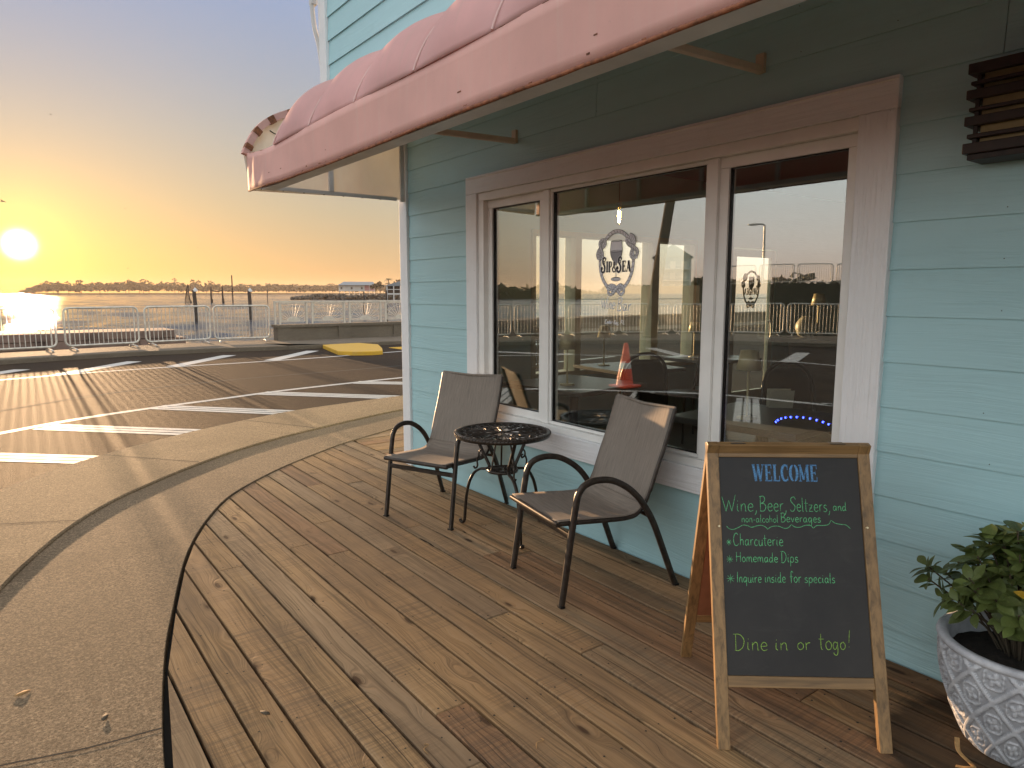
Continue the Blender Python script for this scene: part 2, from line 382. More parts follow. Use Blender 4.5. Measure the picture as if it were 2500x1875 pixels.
def m_awning(name, c, trans):
    k = NM(name); co = k.co(); a = k.noise(co, 2.2, 5); b = k.noise(k.sc(co, (3, 26, .9)), 1.0, 4, .6); f = k.noise(co, 60, 4, .7)
    col = k.ramp(a, [(.35, tuple(x*.90 for x in c)), (.65, tuple(min(1, x*1.05) for x in c))])
    col = k.mix(k.ramp(b, [(.52, 0.0), (.75, .30)]), col, (.70, .52, .44)); col = k.mix(k.ramp(f, [(.66, 0.0), (.74, .35)]), col, tuple(x*.6 for x in c))
    k.fin(col, .75, 0, k.bump(f, .12, .002))
    t = k.n('ShaderNodeBsdfTranslucent'); k.L(col, t.inputs['Color']); mx = k.n('ShaderNodeMixShader'); mx.inputs[0].default_value = trans
    k.L(k.b.outputs[0], mx.inputs[1]); k.L(t.outputs[0], mx.inputs[2]); k.L(mx.outputs[0], k.out.inputs['Surface']); return k.m
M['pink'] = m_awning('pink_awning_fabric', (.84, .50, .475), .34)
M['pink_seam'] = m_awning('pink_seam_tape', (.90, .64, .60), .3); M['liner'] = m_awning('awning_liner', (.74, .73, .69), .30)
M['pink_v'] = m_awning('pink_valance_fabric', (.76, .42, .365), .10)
M['rust'] = m_plain('rusty_hem', (.28, .10, .045), .8, 0, .4, 40)
M['white'] = m_plain('white_painted_metal', (.62, .60, .58), .45, 0, .08)
M['cream'] = m_plain('cream_metal', (.60, .50, .38), .5, 0, .08); M['panel'] = m_plain('soffit_paint', (.78, .77, .73), .7, 0, .10, 3)
M['bronze'] = m_plain('bronze_metal', (.060, .047, .038), .42, .55, .25, 30)
M['cast'] = m_plain('cast_bronze', (.050, .039, .031), .36, .6, .25, 40)
M['sling'] = m_fabric('taupe_sling_fabric', (.27, .222, .18), (150, 4, 150), .5, .12, 900)
M['sling_v'] = m_fabric('taupe_sling_fabric_back', (.28, .235, .195), (9, 230, 12), .5, .12, 900)
M['sign_wood'] = m_wood('sign_stained_wood', (.27, .155, .062), 2)
M['sign_wood_h'] = m_wood('sign_stained_wood_level', (.27, .155, .062), 0)
M['hardboard'] = m_plain('brown_hardboard', (.26, .10, .045), .7, 0, .1, 20)
def m_chalk():
    k = NM('chalkboard_black'); a = k.noise(k.sc(k.co(), (4, 4, 3)), 1.0, 6, .7); col = k.ramp(a, [(.35, (.014, .012, .012)), (.7, (.028, .024, .022))])
    b2 = k.noise(k.sc(k.co(), (2.2, 2, 6)), 1.0, 5, .7, 1.2); col = k.mix(k.ramp(b2, [(.55, 0.0), (.75, .5)]), col, (.048, .045, .042))
    return k.fin(col, .55, 0, k.bump(k.noise(k.co(), 300, 2), .15, .001))
M['chalkboard'] = m_chalk()
def m_chalkink(name, c):
    k = NM(name); a = k.noise(k.co(), 260, 3, .7); return k.fin(k.ramp(a, [(.35, tuple(x*.35 for x in c)), (.6, c)]), .8)
M['chalk_green'] = m_chalkink('green_chalk', (.16, .62, .27)); M['chalk_lime'] = m_chalkink('lime_chalk', (.34, .58, .10)); M['chalk_blue'] = m_chalkink('blue_chalk', (.13, .33, .62))
M['galv'] = m_plain('galvanised_steel', (.58, .54, .48), .40, .35, .15, 12)
M['steel'] = m_plain('railing_steel', (.56, .50, .43), .5, .15, .12, 12)
M['pile'] = m_plain('weathered_piling', (.065, .045, .035), .85, 0, .3, 3)
M['water'] = m_water()
M['soil'] = m_plain('potting_soil', (.018, .012, .008), .95, 0, .4, 60, .8, 90)
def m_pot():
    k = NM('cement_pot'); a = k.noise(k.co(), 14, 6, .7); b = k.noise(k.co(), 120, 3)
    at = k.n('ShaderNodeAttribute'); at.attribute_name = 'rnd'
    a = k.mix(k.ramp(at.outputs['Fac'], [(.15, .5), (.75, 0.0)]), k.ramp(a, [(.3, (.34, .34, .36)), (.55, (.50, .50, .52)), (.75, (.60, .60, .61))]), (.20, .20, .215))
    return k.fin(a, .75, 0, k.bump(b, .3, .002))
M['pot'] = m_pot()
M['leaf'] = m_leaf('shrub_leaf', (.105, .135, .036)); M['leaf_y'] = m_leaf('yellow_leaf', (.55, .33, .03), .4)
M['stem'] = m_plain('stem_bark', (.07, .05, .03), .8)
M['dryleaf'] = m_plain('dry_leaf', (.33, .19, .07), .8, 0, .3, 60)
M['lantern'] = m_plain('dark_lantern_wood', (.022, .013, .009), .55, 0, .3, 30)
M['shade'] = m_plain('parchment_shade', (.36, .27, .13), .7, 0, .1, 30)
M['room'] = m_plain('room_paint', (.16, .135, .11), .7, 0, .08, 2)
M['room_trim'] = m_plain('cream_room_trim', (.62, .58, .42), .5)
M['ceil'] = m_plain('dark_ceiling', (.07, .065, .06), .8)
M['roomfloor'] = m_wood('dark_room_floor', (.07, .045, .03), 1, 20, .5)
M['tabletop'] = m_plain('dark_table_top', (.045, .042, .042), .35, 0, .2, 8)
M['black'] = m_plain('black_metal', (.014, .013, .013), .35, .3, .2, 20)
M['gold'] = m_plain('brushed_gold', (.82, .68, .42), .42, .15, .08, 30)
M['ivory'] = m_plain('ivory_ceramic', (.70, .64, .50), .4)
M['filament'] = m_emit('glowing_filament', (1.0, .62, .22), 70.0)
M['bulbglass'] = m_glass('bulb_glass', .03, (1, .93, .80))
M['blueled'] = m_emit('blue_led', (.03, .05, 1.0), 14.0)
M['treefar'] = m_plain('far_foliage', (.060, .048, .026), .9, 0, .4, .08)
M['orange'] = m_plain('orange_cone_plastic', (.75, .085, .03), .5)
M['bark'] = m_plain('palm_bark', (.13, .095, .065), .9, 0, .3, 8, .7, 20)
M['frond'] = m_leaf('palm_frond', (.05, .075, .025), .15)
M['rock'] = m_plain('jetty_rock', (.10, .085, .07), .9, 0, .4, .5, .6, 2)
M['roofmetal'] = m_plain('pale_metal_roof', (.20, .23, .25), .6, .1, .08)
M['housewall'] = m_plain('pale_house_wall', (.55, .52, .48), .7, 0, .06); M['pinkwall'] = m_plain('pink_house_wall', (.42, .16, .17), .7, 0, .06)
M['bluewall'] = m_plain('grey_blue_house_wall', (.16, .24, .30), .7, 0, .06)
M['land'] = m_plain('dark_land', (.09, .075, .05), .95, 0, .3, .2)
M['bird'] = m_plain('gull_grey', (.10, .09, .085), .8)
M['logo_dark'] = m_plain('logo_ink', (.022, .022, .028), .6); M['logo_grey'] = m_plain('logo_grey', (.84, .84, .88), .6, 0, .05); M['logo_mid'] = m_plain('logo_mid_grey', (.36, .36, .39), .6, 0, .05); M['logo_white'] = m_plain('logo_white', (.85, .85, .88), .6, 0, .04)
M['logo_gold'] = m_plain('logo_gold', (.62, .42, .10), .6, 0, .05)

# ------------------------------------------------------------------ ground, road, pavements, deck, sea
def smooth2(pts, k=8): return [Vector((p.x, p.y)) for p in cr([(a, b, 0) for a, b in pts], k)]
def resample(P, n):
    d = [0]
    for i in range(1, len(P)): d.append(d[-1]+(P[i]-P[i-1]).length)
    out = []; j = 0
    for i in range(n+1):
        t = d[-1]*i/n
        while j < len(d)-2 and d[j+1] < t: j += 1
        q = (t-d[j])/max(1e-9, d[j+1]-d[j]); out.append(P[j].lerp(P[j+1], min(1, max(0, q))))
    return out
DECK_EDGE = smooth2([(.22,-3),(.21,-1),(.225,.5),(.27,1.5),(.32,2.1),(.386,2.544),(.485,3.03),(.579,3.382),(.701,3.82),(.824,4.195),(1.009,4.629),(1.264,5.09),(1.544,5.417),(1.894,5.748),(2.326,6.075),(2.688,6.325),(3.183,6.576),(3.572,6.779),(4.2,7.0),(6,7.5),(9,8.1)])
CURB_IN = smooth2([(-.52,-3),(-.54,0),(-.48,2),(-.33,3.2),(-.20,3.78),(-.071,4.118),(.025,4.393),(.258,4.931),(.546,5.408),(.882,5.803),(1.276,6.194),(1.735,6.579),(2.246,6.904),(2.81,7.181),(3.453,7.464),(4.078,7.70),(6,8.25),(9,8.8)])
CURB_OUT = smooth2([(-1.5,-3),(-1.5,0),(-1.42,2),(-1.2,3.8),(-.85,5.0),(-.45,5.8),(-.05,6.27),(.3,6.70),(.65,7.05),(1.03,7.36),(1.52,7.70),(2.05,8.0),(2.65,8.30),(3.2,8.47),(3.75,8.58),(4.6,8.73),(6,8.95),(9,9.35)])
COAST = smooth2([(90,21.2),(30,20.95),(12,20.95),(6.7,21.05),(5.05,21.35),(3.2,21.1),(1.3,20.7),(-2,19.9),(-6,18.9),(-10,17.6),(-13.5,15.9),(-15.8,13.6),(-17.2,10.5),(-18,6),(-18.4,0),(-18.5,-70)])
CURB_FAR = smooth2([(90,18.6),(14,18.6),(7.3,18.5),(3.85,18.95),(1.8,18.75),(0,18.3),(-4,17.2),(-8,15.7),(-11,13.8),(-13,11.2),(-14.2,7.5),(-14.8,2),(-15,-70)])
def strip(mb, A, B, zf, skirtA=None, skirtB=None, cham=.012):
    n = len(A)-1; vs = []; rows = []
    for a, b in zip(A, B):
        d = (b-a).normalized(); row = []
        if skirtA is not None: row += [(a.x, a.y, skirtA), (a.x, a.y, zf-cham), (a.x+d.x*cham, a.y+d.y*cham, zf)]
        else: row += [(a.x, a.y, zf)]
        for q in (.25, .5, .75): p = a.lerp(b, q); row.append((p.x, p.y, zf))
        if skirtB is not None: row += [(b.x-d.x*cham, b.y-d.y*cham, zf), (b.x, b.y, zf-cham), (b.x, b.y, skirtB)]
        else: row += [(b.x, b.y, zf)]
        rows.append(row)
    w = len(rows[0])
    mb.add([p for r in rows for p in r], [(i*w+j, (i+1)*w+j, (i+1)*w+j+1, i*w+j+1) for i in range(n) for j in range(w-1)], False)
def ribbon_ground(mb, P, w, z):
    P = [Vector(p) for p in P]; L = []
    for i, p in enumerate(P):
        t = (P[min(i+1, len(P)-1)]-P[max(i-1, 0)]).normalized(); nrm = Vector((-t.y, t.x)); L.append((p+nrm*w/2, p-nrm*w/2))
    mb.add([(q.x, q.y, z) for pr in L for q in pr], [(2*i, 2*i+1, 2*i+3, 2*i+2) for i in range(len(P)-1)])

w = MB(); rw = random.Random(2)
WAVES = [(lam, rw.uniform(0, 6.28), rw.uniform(-.9, .9)) for lam in (1.1, 1.4, 1.9, 2.5, 3.4, 4.6, 6.2, 9, 13, 19, 28)]
def wave_z(x, y, cell):
    z = 0
    for lam, ph, th in WAVES:
        if lam < 2.6*cell: continue
        k_ = 6.2832/lam; z += .0175*lam**.60*math.sin(k_*(x*math.sin(th)+y*math.cos(th))+ph+.6*math.sin(k_*.31*(x*math.cos(th)-y*math.sin(th))))
    return z
AZ = [R(a) for a in [-180+6*i for i in range(18)]+[-72+1.2*i for i in range(60)]+[.3*i for i in range(128)]+[38.4+6*i for i in range(24)]]
RAD = [0, 17]+[19*1.0135**i for i in range(290)]+[1100, 1600, 2600]
vs = []
for r_ in RAD:
    for a in AZ:
        x, y = r_*math.sin(a), r_*math.cos(a); vs.append((x, y, -1.3+(wave_z(x, y, .0135*r_) if 18 < r_ < 950 and R(-74) < a < R(39) else 0)))
na = len(AZ)
w.add(vs, [(i*na+k, (i+1)*na+k, (i+1)*na+(k+1) % na, i*na+(k+1) % na) for i in range(len(RAD)-1) for k in range(na)], True)
struct(w.build('water', M['water']))
g = MB(); poly = [(p.x, p.y) for p in COAST]+[(90, -70)]
g.prism(poly, -3.0, -.06); struct(g.build('road', M['asphalt']))
q = MB(); A = resample(CURB_FAR, 120); B = [c+(c-a).normalized()*.0 for c, a in zip(resample(COAST, 120), A)]
strip(q, A, B, .05, -.2, -2.5, .02); struct(q.build('quay_pavement', M['quay']))
p_ = MB(); A = resample(DECK_EDGE, 140); B = resample(CURB_IN, 140)
A2 = [a+(b-a).normalized()*.016 for a, b in zip(A, B)]
strip(p_, B, A2, .004, None, -.2, .003); struct(p_.build('path', M['path']))
s_ = MB(); strip(s_, resample(CURB_OUT, 140), resample(CURB_IN, 140), .022, -.2, -.05, .010); struct(s_.build('pavement', M['pave']))
jt = MB()
def joint(a, b, z): ribbon_ground(jt, [Vector(a).lerp(Vector(b), i/6)+Vector((random.uniform(-.002, .002), random.uniform(-.002, .002))) for i in range(7)], .009, z)
joint((-.50, 2.64), (-.09, 2.543), .0055); joint((-.09, 2.543), (.135, 2.478), .0055); joint((.135, 2.478), (.352, 2.448), .0055)
joint((-.68, 5.62), (.345, 5.085), .0235); joint((.70, 7.08), (1.33, 6.27), .0235); joint((2.22, 8.08), (2.70, 7.16), .0235)
struct(jt.build('pavement_joints', M['dark']))
# drifted sand against the raised kerb
rl = MB()
LINE1 = smooth2([(12,11.9),(8,11.45),(5.911,11.19),(3.81,10.856),(2.587,10.49),(1.568,10.17),(.7,9.80),(-.03,9.32),(-1.3,8.45),(-2.4,7.3),(-3.05,6.2),(-3.35,4.9),(-3.5,2.5),(-3.55,-20)])
LINE2 = smooth2([(14,17.0),(8.16,16.23),(6.27,15.88),(4.3,15.69),(2.71,15.66),(1.17,15.45),(.03,15.12),(-3,14.25),(-5.6,12.9),(-7.4,11.2),(-8.3,9),(-8.6,5),(-8.7,-20)])
ribbon_ground(rl, LINE1, .13, -.0590); ribbon_ground(rl, LINE2, .13, -.0590)
for a, b, wd in (((-1.0, 8.85), (.80, 7.15), .33), ((.38, 9.48), (1.92, 7.85), .36), ((1.68, 10.24), (3.2, 8.45), .36), ((3.22, 10.73), (4.95, 8.77), .36), ((4.92, 11.05), (6.9, 9.1), .36), ((-2.3, 7.25), (-.55, 6.0), .33), ((-3.0, 5.9), (-1.0, 4.55), .33)):
    a, b = Vector(a), Vector(b); t = (b-a).normalized(); nn = Vector((-t.y, t.x))
    for k in (-1, 0, 1): ribbon_ground(rl, [a+nn*(k*wd*.335), b+nn*(k*wd*.335)], wd*.265, -.0582)
for a, b in (((.95, 15.46), (2.48, 17.45)), ((2.95, 15.76), (4.62, 17.80)), ((5.0, 15.85), (6.75, 17.85)), ((-1.2, 14.86), (.40, 16.95)), ((-3.4, 14.2), (-1.9, 16.2)), ((-5.8, 12.9), (-4.6, 15.0)), ((-7.7, 10.9), (-8.9, 13.1)), ((-8.4, 8.6), (-11, 9.8)), ((-8.6, 6), (-11.2, 6.9)), ((-8.65, 3), (-11.4, 3.6))):
    ribbon_ground(rl, [Vector(a), Vector(b)], .34, -.0582)
ribbon_ground(rl, [Vector((9.0, 15.7)), Vector((13.5, 16.2))], .55, -.0575)
struct(rl.build('road_markings', M['line']))
sm = MB(); ribbon_ground(sm, smooth2([(9,13.4),(6.0,12.95),(3.6,12.75),(1.5,12.15),(.0,11.1),(-2,9.4),(-3.6,7.4)]), .075, -.0594); struct(sm.build('road_seam', M['dark']))
yk = MB(); K = [(6.80, 16.30), (7.05, 15.88), (7.45, 15.70), (7.75, 15.75), (8.15, 16.6), (8.60, 17.75), (8.4, 18.6), (7.3, 18.58)]
yk.prism(K, -.1, .038); struct(yk.build('yellow_kerb', M['yellow'], bevel=.02))
tm = MB()
tm.box((8.8, 16.75, -.056), (10.1, 17.5, -.045))
for i in range(18):
    for j in range(10): tm.lathe([(.022, 0), (.014, .008)], 6, (8.85+i*.07, 16.8+j*.07, -.045))
struct(tm.build('tactile_paving', M['yellow']))

def edge_y(x):
    for a, b in zip(DECK_EDGE, DECK_EDGE[1:]):
        if a.x <= x <= b.x and b.y > 1.5: return a.y+(b.y-a.y)*(x-a.x)/max(1e-6, b.x-a.x)
    return -2.5
def edge_x(y):
    for a, b in zip(DECK_EDGE, DECK_EDGE[1:]):
        if a.y <= y <= b.y: return a.x+(b.x-a.x)*(y-a.y)/max(1e-6, b.y-a.y)
    return 9
class DMB(MB):
    def __init__(s): super().__init__(); s.mi = []
    def add(s, vs, fs, smooth=False, m=0): super().add(vs, fs, smooth); s.mi += [m]*len(fs)
def board(mb, quad, rnd, th=.03):
    mb.cur = rnd; dz = random.uniform(-.0015, .0012); c = .0035
    cx = sum(p[0] for p in quad)/4; cy = sum(p[1] for p in quad)/4; vs = []
    top = []
    for i in range(4):
        p = Vector(quad[i]); a = (Vector(quad[i-1])-p).normalized(); b = (Vector(quad[(i+1) % 4])-p).normalized(); top.append(p+(a+b)*c)
    vs = [(p[0], p[1], -th+dz) for p in quad]+[(p[0], p[1], dz-c) for p in quad]+[(p.x, p.y, dz) for p in top]
    fs = [(i, (i+1) % 4, 4+(i+1) % 4, 4+i) for i in range(4)]+[(4+i, 4+(i+1) % 4, 8+(i+1) % 4, 8+i) for i in range(4)]+[(8, 9, 10, 11)]
    mb.add(vs, fs)
    return dz
def nail(mb, x, y, z):
    r = random.uniform(.0032, .0048); mb.cur = 0
    mb.add([(x+r*math.cos(k*math.pi/3), y+r*math.sin(k*math.pi/3), z+.0009) for k in range(6)], [tuple(range(6))], m=1)
def deck_build(mb):
    g = .0058; x0 = .166
    while x0 < 2.76:
        x1 = min(x0+.138, 2.792); a0, a1 = x0+g, x1-g
        y0e, y1e = edge_y(a0), edge_y(a1)
        if a0 < .215: y0e = 0.3
        ys = [-2.5]; y = -2.5+random.uniform(.3, 3)
        while y < y1e-.5: ys.append(y); y += random.uniform(1.2, 3.6)
        for i, ya in enumerate(ys):
            last = i == len(ys)-1; yb0 = y0e if last else ys[i+1]-.003; yb1 = y1e if last else ys[i+1]-.003
            if min(yb0, yb1) <= ya+.05: yb0 = yb1 = max(yb0, yb1)
            wob = random.uniform(-.0015, .0015)
            dz = board(mb, [(a0+wob, ya), (a1+wob, ya), (a1-wob, yb1), (a0-wob, yb0)], random.random())
            for yy in (ya+.03, min(yb0, yb1)-.03):
                for xx in (a0+.028, a1-.028): nail(mb, xx+random.uniform(-.008, .008), yy+random.uniform(-.01, .01), dz)
        for k in range(26):
            yy = -2.2+k*.405
            if yy < min(y0e, y1e)-.06 and yy > 0:
                for xx in (a0+.028, a1-.028):
                    if random.random() < .85: nail(mb, xx+random.uniform(-.012, .012), yy+random.uniform(-.02, .02), .001)
        x0 += .138
d = DMB(); deck_build(d)
def build_deck(mb, name):
    o = mb.build(name, M['deck'], attr=True); o.data.materials.append(M['dark']); o.data.polygons.foreach_set('material_index', mb.mi); struct(o); return o
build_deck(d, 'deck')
d2 = DMB(); yy = 5.30
while yy < 7.2:
    ya, yb = yy+.0035, yy+.1345
    xa = max(2.797, edge_x(ya)); xb = max(2.797, edge_x(yb))
    board(d2, [(-yb, xb), (-ya, xa), (-ya, 7.0), (-yb, 7.0)], random.random()); yy += .138
o = build_deck(d2, 'deck_return'); o.rotation_euler = (0, 0, R(-90))
u = MB(); u.box((.26, -2.5, -.10), (2.8, 5.2, -.055)); u.box((1.6, 5.1, -.10), (2.8, 5.7, -.056)); u.box((2.8, 5.3, -.1), (7, 6.4, -.057)); struct(u.build('deck_underside', M['dark']))

# ------------------------------------------------------------------ wine bar building
BLD = thing('wine_bar_building', 'aqua weatherboard wine bar with white trimmed picture window and upper storey', 'building', (2.8, 5.2, 0))
def course_board(mb, X, ya, yb, zb, exp, proud=.009, th=.006):
    if yb-ya < .01: return
    n = max(1, int((yb-ya)/.5)); 
    vs = []
    for i in range(n+1):
        y = ya+(yb-ya)*i/n; j = random.uniform(-.0007, .0007)
        vs += [(X-proud+j, y, zb), (X-.0005+j*.5, y, zb+exp+.012), (X+th, y, zb+exp+.012), (X+th-proud*.2, y, zb+.0005)]
    fs = []
    for i in range(n):
        a = i*4
        for k in range(4): fs.append((a+k, a+4+k, a+4+(k+1) % 4, a+(k+1) % 4))
    fs += [(0, 1, 2, 3), (n*4+3, n*4+2, n*4+1, n*4)]
    mb.add(vs, fs)
sid = MB(); Y0, Y1 = -4.0, 5.147
for k in range(-8, 10):
    zb = 1.197+.178*k; zt = zb+.178
    if zb > 2.95: break
    cuts = [(Y0, Y1)]
    if zt > .54 and zb < 2.2: cuts = [(Y0, 1.33), (4.22, Y1)]
    for a, b in cuts:
        if b-a > 3.5 and random.random() < .8:
            m_ = random.uniform(a+1.2, b-1.0)
            if k == -5: m_ = .15
            course_board(sid, 2.80, a, m_-.0015, zb, .178); course_board(sid, 2.80, m_+.0015, b, zb, .178)
        else: course_board(sid, 2.80, a, b, zb, .178)
nl_ = MB()
for k in range(-6, 9):
    for y in [q*.406+.12 for q in range(0, 13)]:
        zb = 1.197+.178*k
        if (1.25 < y < 4.3 and .45 < zb < 2.28) or random.random() < .45: continue
        yy, zz = y+random.uniform(-.03, .03), zb+random.uniform(.016, .030); x = 2.7918+.0005
        nl_.add([(x-.0004, yy+.0022*math.cos(a), zz+.0022*math.sin(a)) for a in [6.283*i/6 for i in range(6)]], [(0, 1, 2, 3, 4, 5)])
sid.build('wall', M['siding'], BLD); nl_.build('nail_heads', M['pile'], BLD)
sid2 = MB()
for k in range(-3, 20): course_board(sid2, 2.16, -4.0, 5.147, 3.143+.168*k, .168, .013)
sid2.build('upper_wall', M['siding_up'], BLD)
ct = MB(); ct.box((2.772, 5.148, -.02), (2.806, 5.272, 2.93)); ct.box((2.8065, 5.236, -.02), (2.93, 5.272, 2.93)); ct.build('corner_trim', M['trim_v'], BLD, bevel=.003)
ct = MB(); ct.box((2.130, 5.148, 2.74), (2.168, 5.272, 6.4)); ct.box((2.169, 5.236, 2.74), (2.29, 5.272, 6.4)); ct.build('upper_corner_trim', M['trim_v'], BLD, bevel=.003)
dp = MB(); dp.tube(cr([(2.10, 5.30, 6.4), (2.10, 5.30, 4.2), (2.10, 5.30, 3.55), (2.14, 5.29, 3.3), (2.17, 5.285, 3.0)], 5), .018, 8); dp.box((2.085, 5.275, 3.60), (2.13, 5.325, 3.72)); dp.build('conduit', M['white'], BLD)
sf = MB(); sf.box((2.165, -4, 2.935), (2.80, 5.235, 2.965)); sf.build('soffit', M['panel'], BLD)
core = MB()  # backing behind the boards, with the window opening
for a, b in (((2.806, -4, -.1), (2.93, 1.44, 3.0)), ((2.806, 4.07, -.1), (2.93, 5.235, 3.0)), ((2.806, 1.44, -.1), (2.93, 4.07, .62)), ((2.806, 1.44, 2.115), (2.93, 4.07, 3.0))): core.box(a, b)
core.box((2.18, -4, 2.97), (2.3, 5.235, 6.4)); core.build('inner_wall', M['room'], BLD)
rf = MB(); rf.box((1.95, -4.2, 6.4), (11.2, 5.5, 6.55)); rf.build('roof', M['white'], BLD)
# other outer walls: the end wall with its window and glazed door, back wall, far side wall
ew = MB(); EY0, EY1 = 5.12, 5.235
for a, b in (((2.931, EY0, -.1), (4.05, EY1, 3.0)), ((4.05, EY0, -.1), (6.42, EY1, .65)), ((4.05, EY0, 2.05), (6.42, EY1, 3.0)), ((6.42, EY0, -.1), (7.12, EY1, 3.0)), ((7.12, EY0, 2.0), (8.02, EY1, 3.0)), ((8.02, EY0, -.1), (11, EY1, 3.0)), ((2.30, EY0, 3.0), (11, EY1, 6.4))): ew.box(a, b)
ew.build('end_wall', M['siding'], BLD)
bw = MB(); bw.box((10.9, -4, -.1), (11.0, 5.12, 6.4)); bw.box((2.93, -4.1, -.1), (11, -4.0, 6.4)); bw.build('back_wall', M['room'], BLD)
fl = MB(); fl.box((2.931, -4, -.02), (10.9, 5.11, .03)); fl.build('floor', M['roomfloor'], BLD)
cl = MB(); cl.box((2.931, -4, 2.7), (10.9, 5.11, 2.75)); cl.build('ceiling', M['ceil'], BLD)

# picture window
W1 = MB()
W1.box((2.768, 1.296, 2.152), (2.81, 4.255, 2.272)); win = W1.build('window', M['trim_h'], BLD, bevel=.004)
W1 = MB(); W1.box((2.768, 1.296, .459), (2.81, 4.255, .592)); W1.build('sill', M['trim_h'], win, bevel=.004)
for ya_, yb_ in ((1.2965, 1.442), (4.122, 4.2545)): W2 = MB(); W2.box((2.7675, ya_, .5925), (2.8101, yb_, 2.1515)); W2.build('side_casing', M['trim_v'], win, bevel=.004)
cap = MB(); cap.tube([(2.766, 1.30+i*.098, 2.256+random.uniform(-.002, .003)) for i in range(31)], .004, 5); cap.build('caulk_bead', M['vinyl'], win)
W3 = MB()
for a, b in (((2.785, 1.443, 2.098), (2.86, 4.121, 2.1515)), ((2.785, 1.443, .593), (2.86, 4.121, .632)), ((2.785, 1.443, .6325), (2.86, 1.452, 2.0975)), ((2.785, 4.055, .6325), (2.86, 4.121, 2.0975))): W3.box(a, b)
W3.build('inner_frame', M['vinyl'], win, bevel=.003)
VX0, VX1 = 2.815, 2.875
for a, b in (((VX0-.012, 3.367, .633), (VX1, 3.427, 2.097)), ((VX0-.012, 2.120, .633), (VX1, 2.178, 2.097))): W4 = MB(); W4.box(a, b); W4.build('mullion', M['vinyl'], win, bevel=.003)
def sash(y0, y1, z0, z1, b=.035, x0=VX0, x1=VX1):
    f = MB()
    f.box((x0, y0, z1-b), (x1, y1, z1)); f.box((x0, y0, z0), (x1, y1, z0+b)); f.box((x0, y0, z0+b+.0005), (x1, y0+b, z1-b-.0005)); f.box((x0, y1-b, z0+b+.0005), (x1, y1, z1-b-.0005))
    g2 = MB(); i = .006
    for a, c in (((x0+.012, y0+b, z1-b-i), (x0+.034, y1-b, z1-b)), ((x0+.012, y0+b, z0+b), (x0+.034, y1-b, z0+b+i)), ((x0+.012, y0+b, z0+b+i), (x0+.034, y0+b+i, z1-b-i)), ((x0+.012, y1-b-i, z0+b+i), (x0+.034, y1-b, z1-b-i))): g2.box(a, c)
    f.build('sash', M['vinyl'], win, bevel=.003); g2.build('gasket', M['black'], win)
    p = MB(); p.box((x0+.022, y0+b+.001, z0+b+.001), (x0+.028, y1-b-.001, z1-b-.001)); p.build('pane', M['glass'], win)
sash(3.4275, 4.0545, .6335, 2.0965, .052, VX0+.006); sash(2.1785, 3.3665, .6335, 2.0965, .018); sash(1.4525, 2.1195, .6335, 2.0965, .05, VX0+.006)
# end wall window, inside view
EWm = MB(); yA, yB = 5.09, 5.25
for a, b in (((4.05, yA, 2.0), (6.42, yB, 2.05)), ((4.05, yA, .65), (6.42, yB, .70)), ((4.05, yA, .7005), (4.09, yB, 1.9995)), ((6.37, yA, .7005), (6.42, yB, 1.9995)), ((4.58, yA, .7005), (4.66, yB, 1.9995)), ((5.68, yA, .7005), (5.79, yB, 1.9995))): EWm.box(a, b)
ewin = EWm.build('end_window', M['room_trim'], BLD, bevel=.003)
p = MB()
for x0, x1 in ((4.091, 4.579), (4.661, 5.679), (5.791, 6.369)): p.box((x0, 5.16, .702), (x1, 5.166, 1.998))
p.build('pane', M['glass_clear'], ewin)
DR = MB()
for a, b in (((7.125, 5.13, .03), (7.21, 5.18, 1.99)), ((7.93, 5.13, .03), (8.015, 5.18, 1.99)), ((7.2105, 5.13, 1.90), (7.9295, 5.18, 1.99)), ((7.2105, 5.13, .03), (7.9295, 5.18, .25))): DR.box(a, b)
door = DR.build('door', M['room_trim'], BLD, bevel=.003)
p = MB(); p.box((7.211, 5.152, .251), (7.929, 5.158, 1.899)); p.build('pane', M['glass_clear'], door)
hd = MB(); hd.tube(cr([(7.88, 5.13, 1.1), (7.88, 5.07, 1.1), (7.88, 5.07, .9), (7.88, 5.13, .9)], 4), .01, 8); hd.build('handle', M['galv'], door)

# ------------------------------------------------------------------ awning
AW = thing('awning', 'faded pink barrel awning with scalloped bays and torn open end bay', 'awning', (2.16, 2.0, 2.4))
RIBS = [4.48, 3.88, 3.28, 2.68, 2.11, 1.52, .93, .34, -.25, -.85, -1.45, -2.05]
APROF = [Vector((p.x, p.y)) for p in cr([(1.495, 2.383, 0), (1.515, 2.435, 0), (1.553, 2.508, 0), (1.605, 2.582, 0), (1.675, 2.643, 0), (1.76, 2.692, 0), (1.87, 2.738, 0), (2.01, 2.775, 0), (2.16, 2.795, 0)], 4)]
def arc(t, bulge=0.0, zoff=0.0):
    q = t*(len(APROF)-1); i = min(int(q), len(APROF)-2); f = q-i
    a, b = APROF[i], APROF[i+1]; d_ = (b-a).normalized()
    return a.x+(b.x-a.x)*f-d_.y*bulge, a.y+(b.y-a.y)*f+zoff+d_.x*bulge
cv = MB()
for a, b in zip(RIBS, RIBS[1:]):
    def fn(u, v, a=a, b=b):
        bl = .060*math.sin(math.pi*u)**.7*math.sin(math.pi*min(1, v))**1.1*(1-.35*v) if 0 < v < 1 and 0 < u < 1 else 0
        x, z = arc(v, bl); return (x, a+(b-a)*u, z)
    cv.grid(fn, 16, 18)
cv.build('canopy', M['pink'], AW, solid=.003)
for y in RIBS:
    sm_ = MB(); sm_.tube([(arc(t/14, .005)[0], y, arc(t/14, .005)[1]) for t in range(15)], .0055, 6); sm_.build('seam', M['pink_seam'], AW)
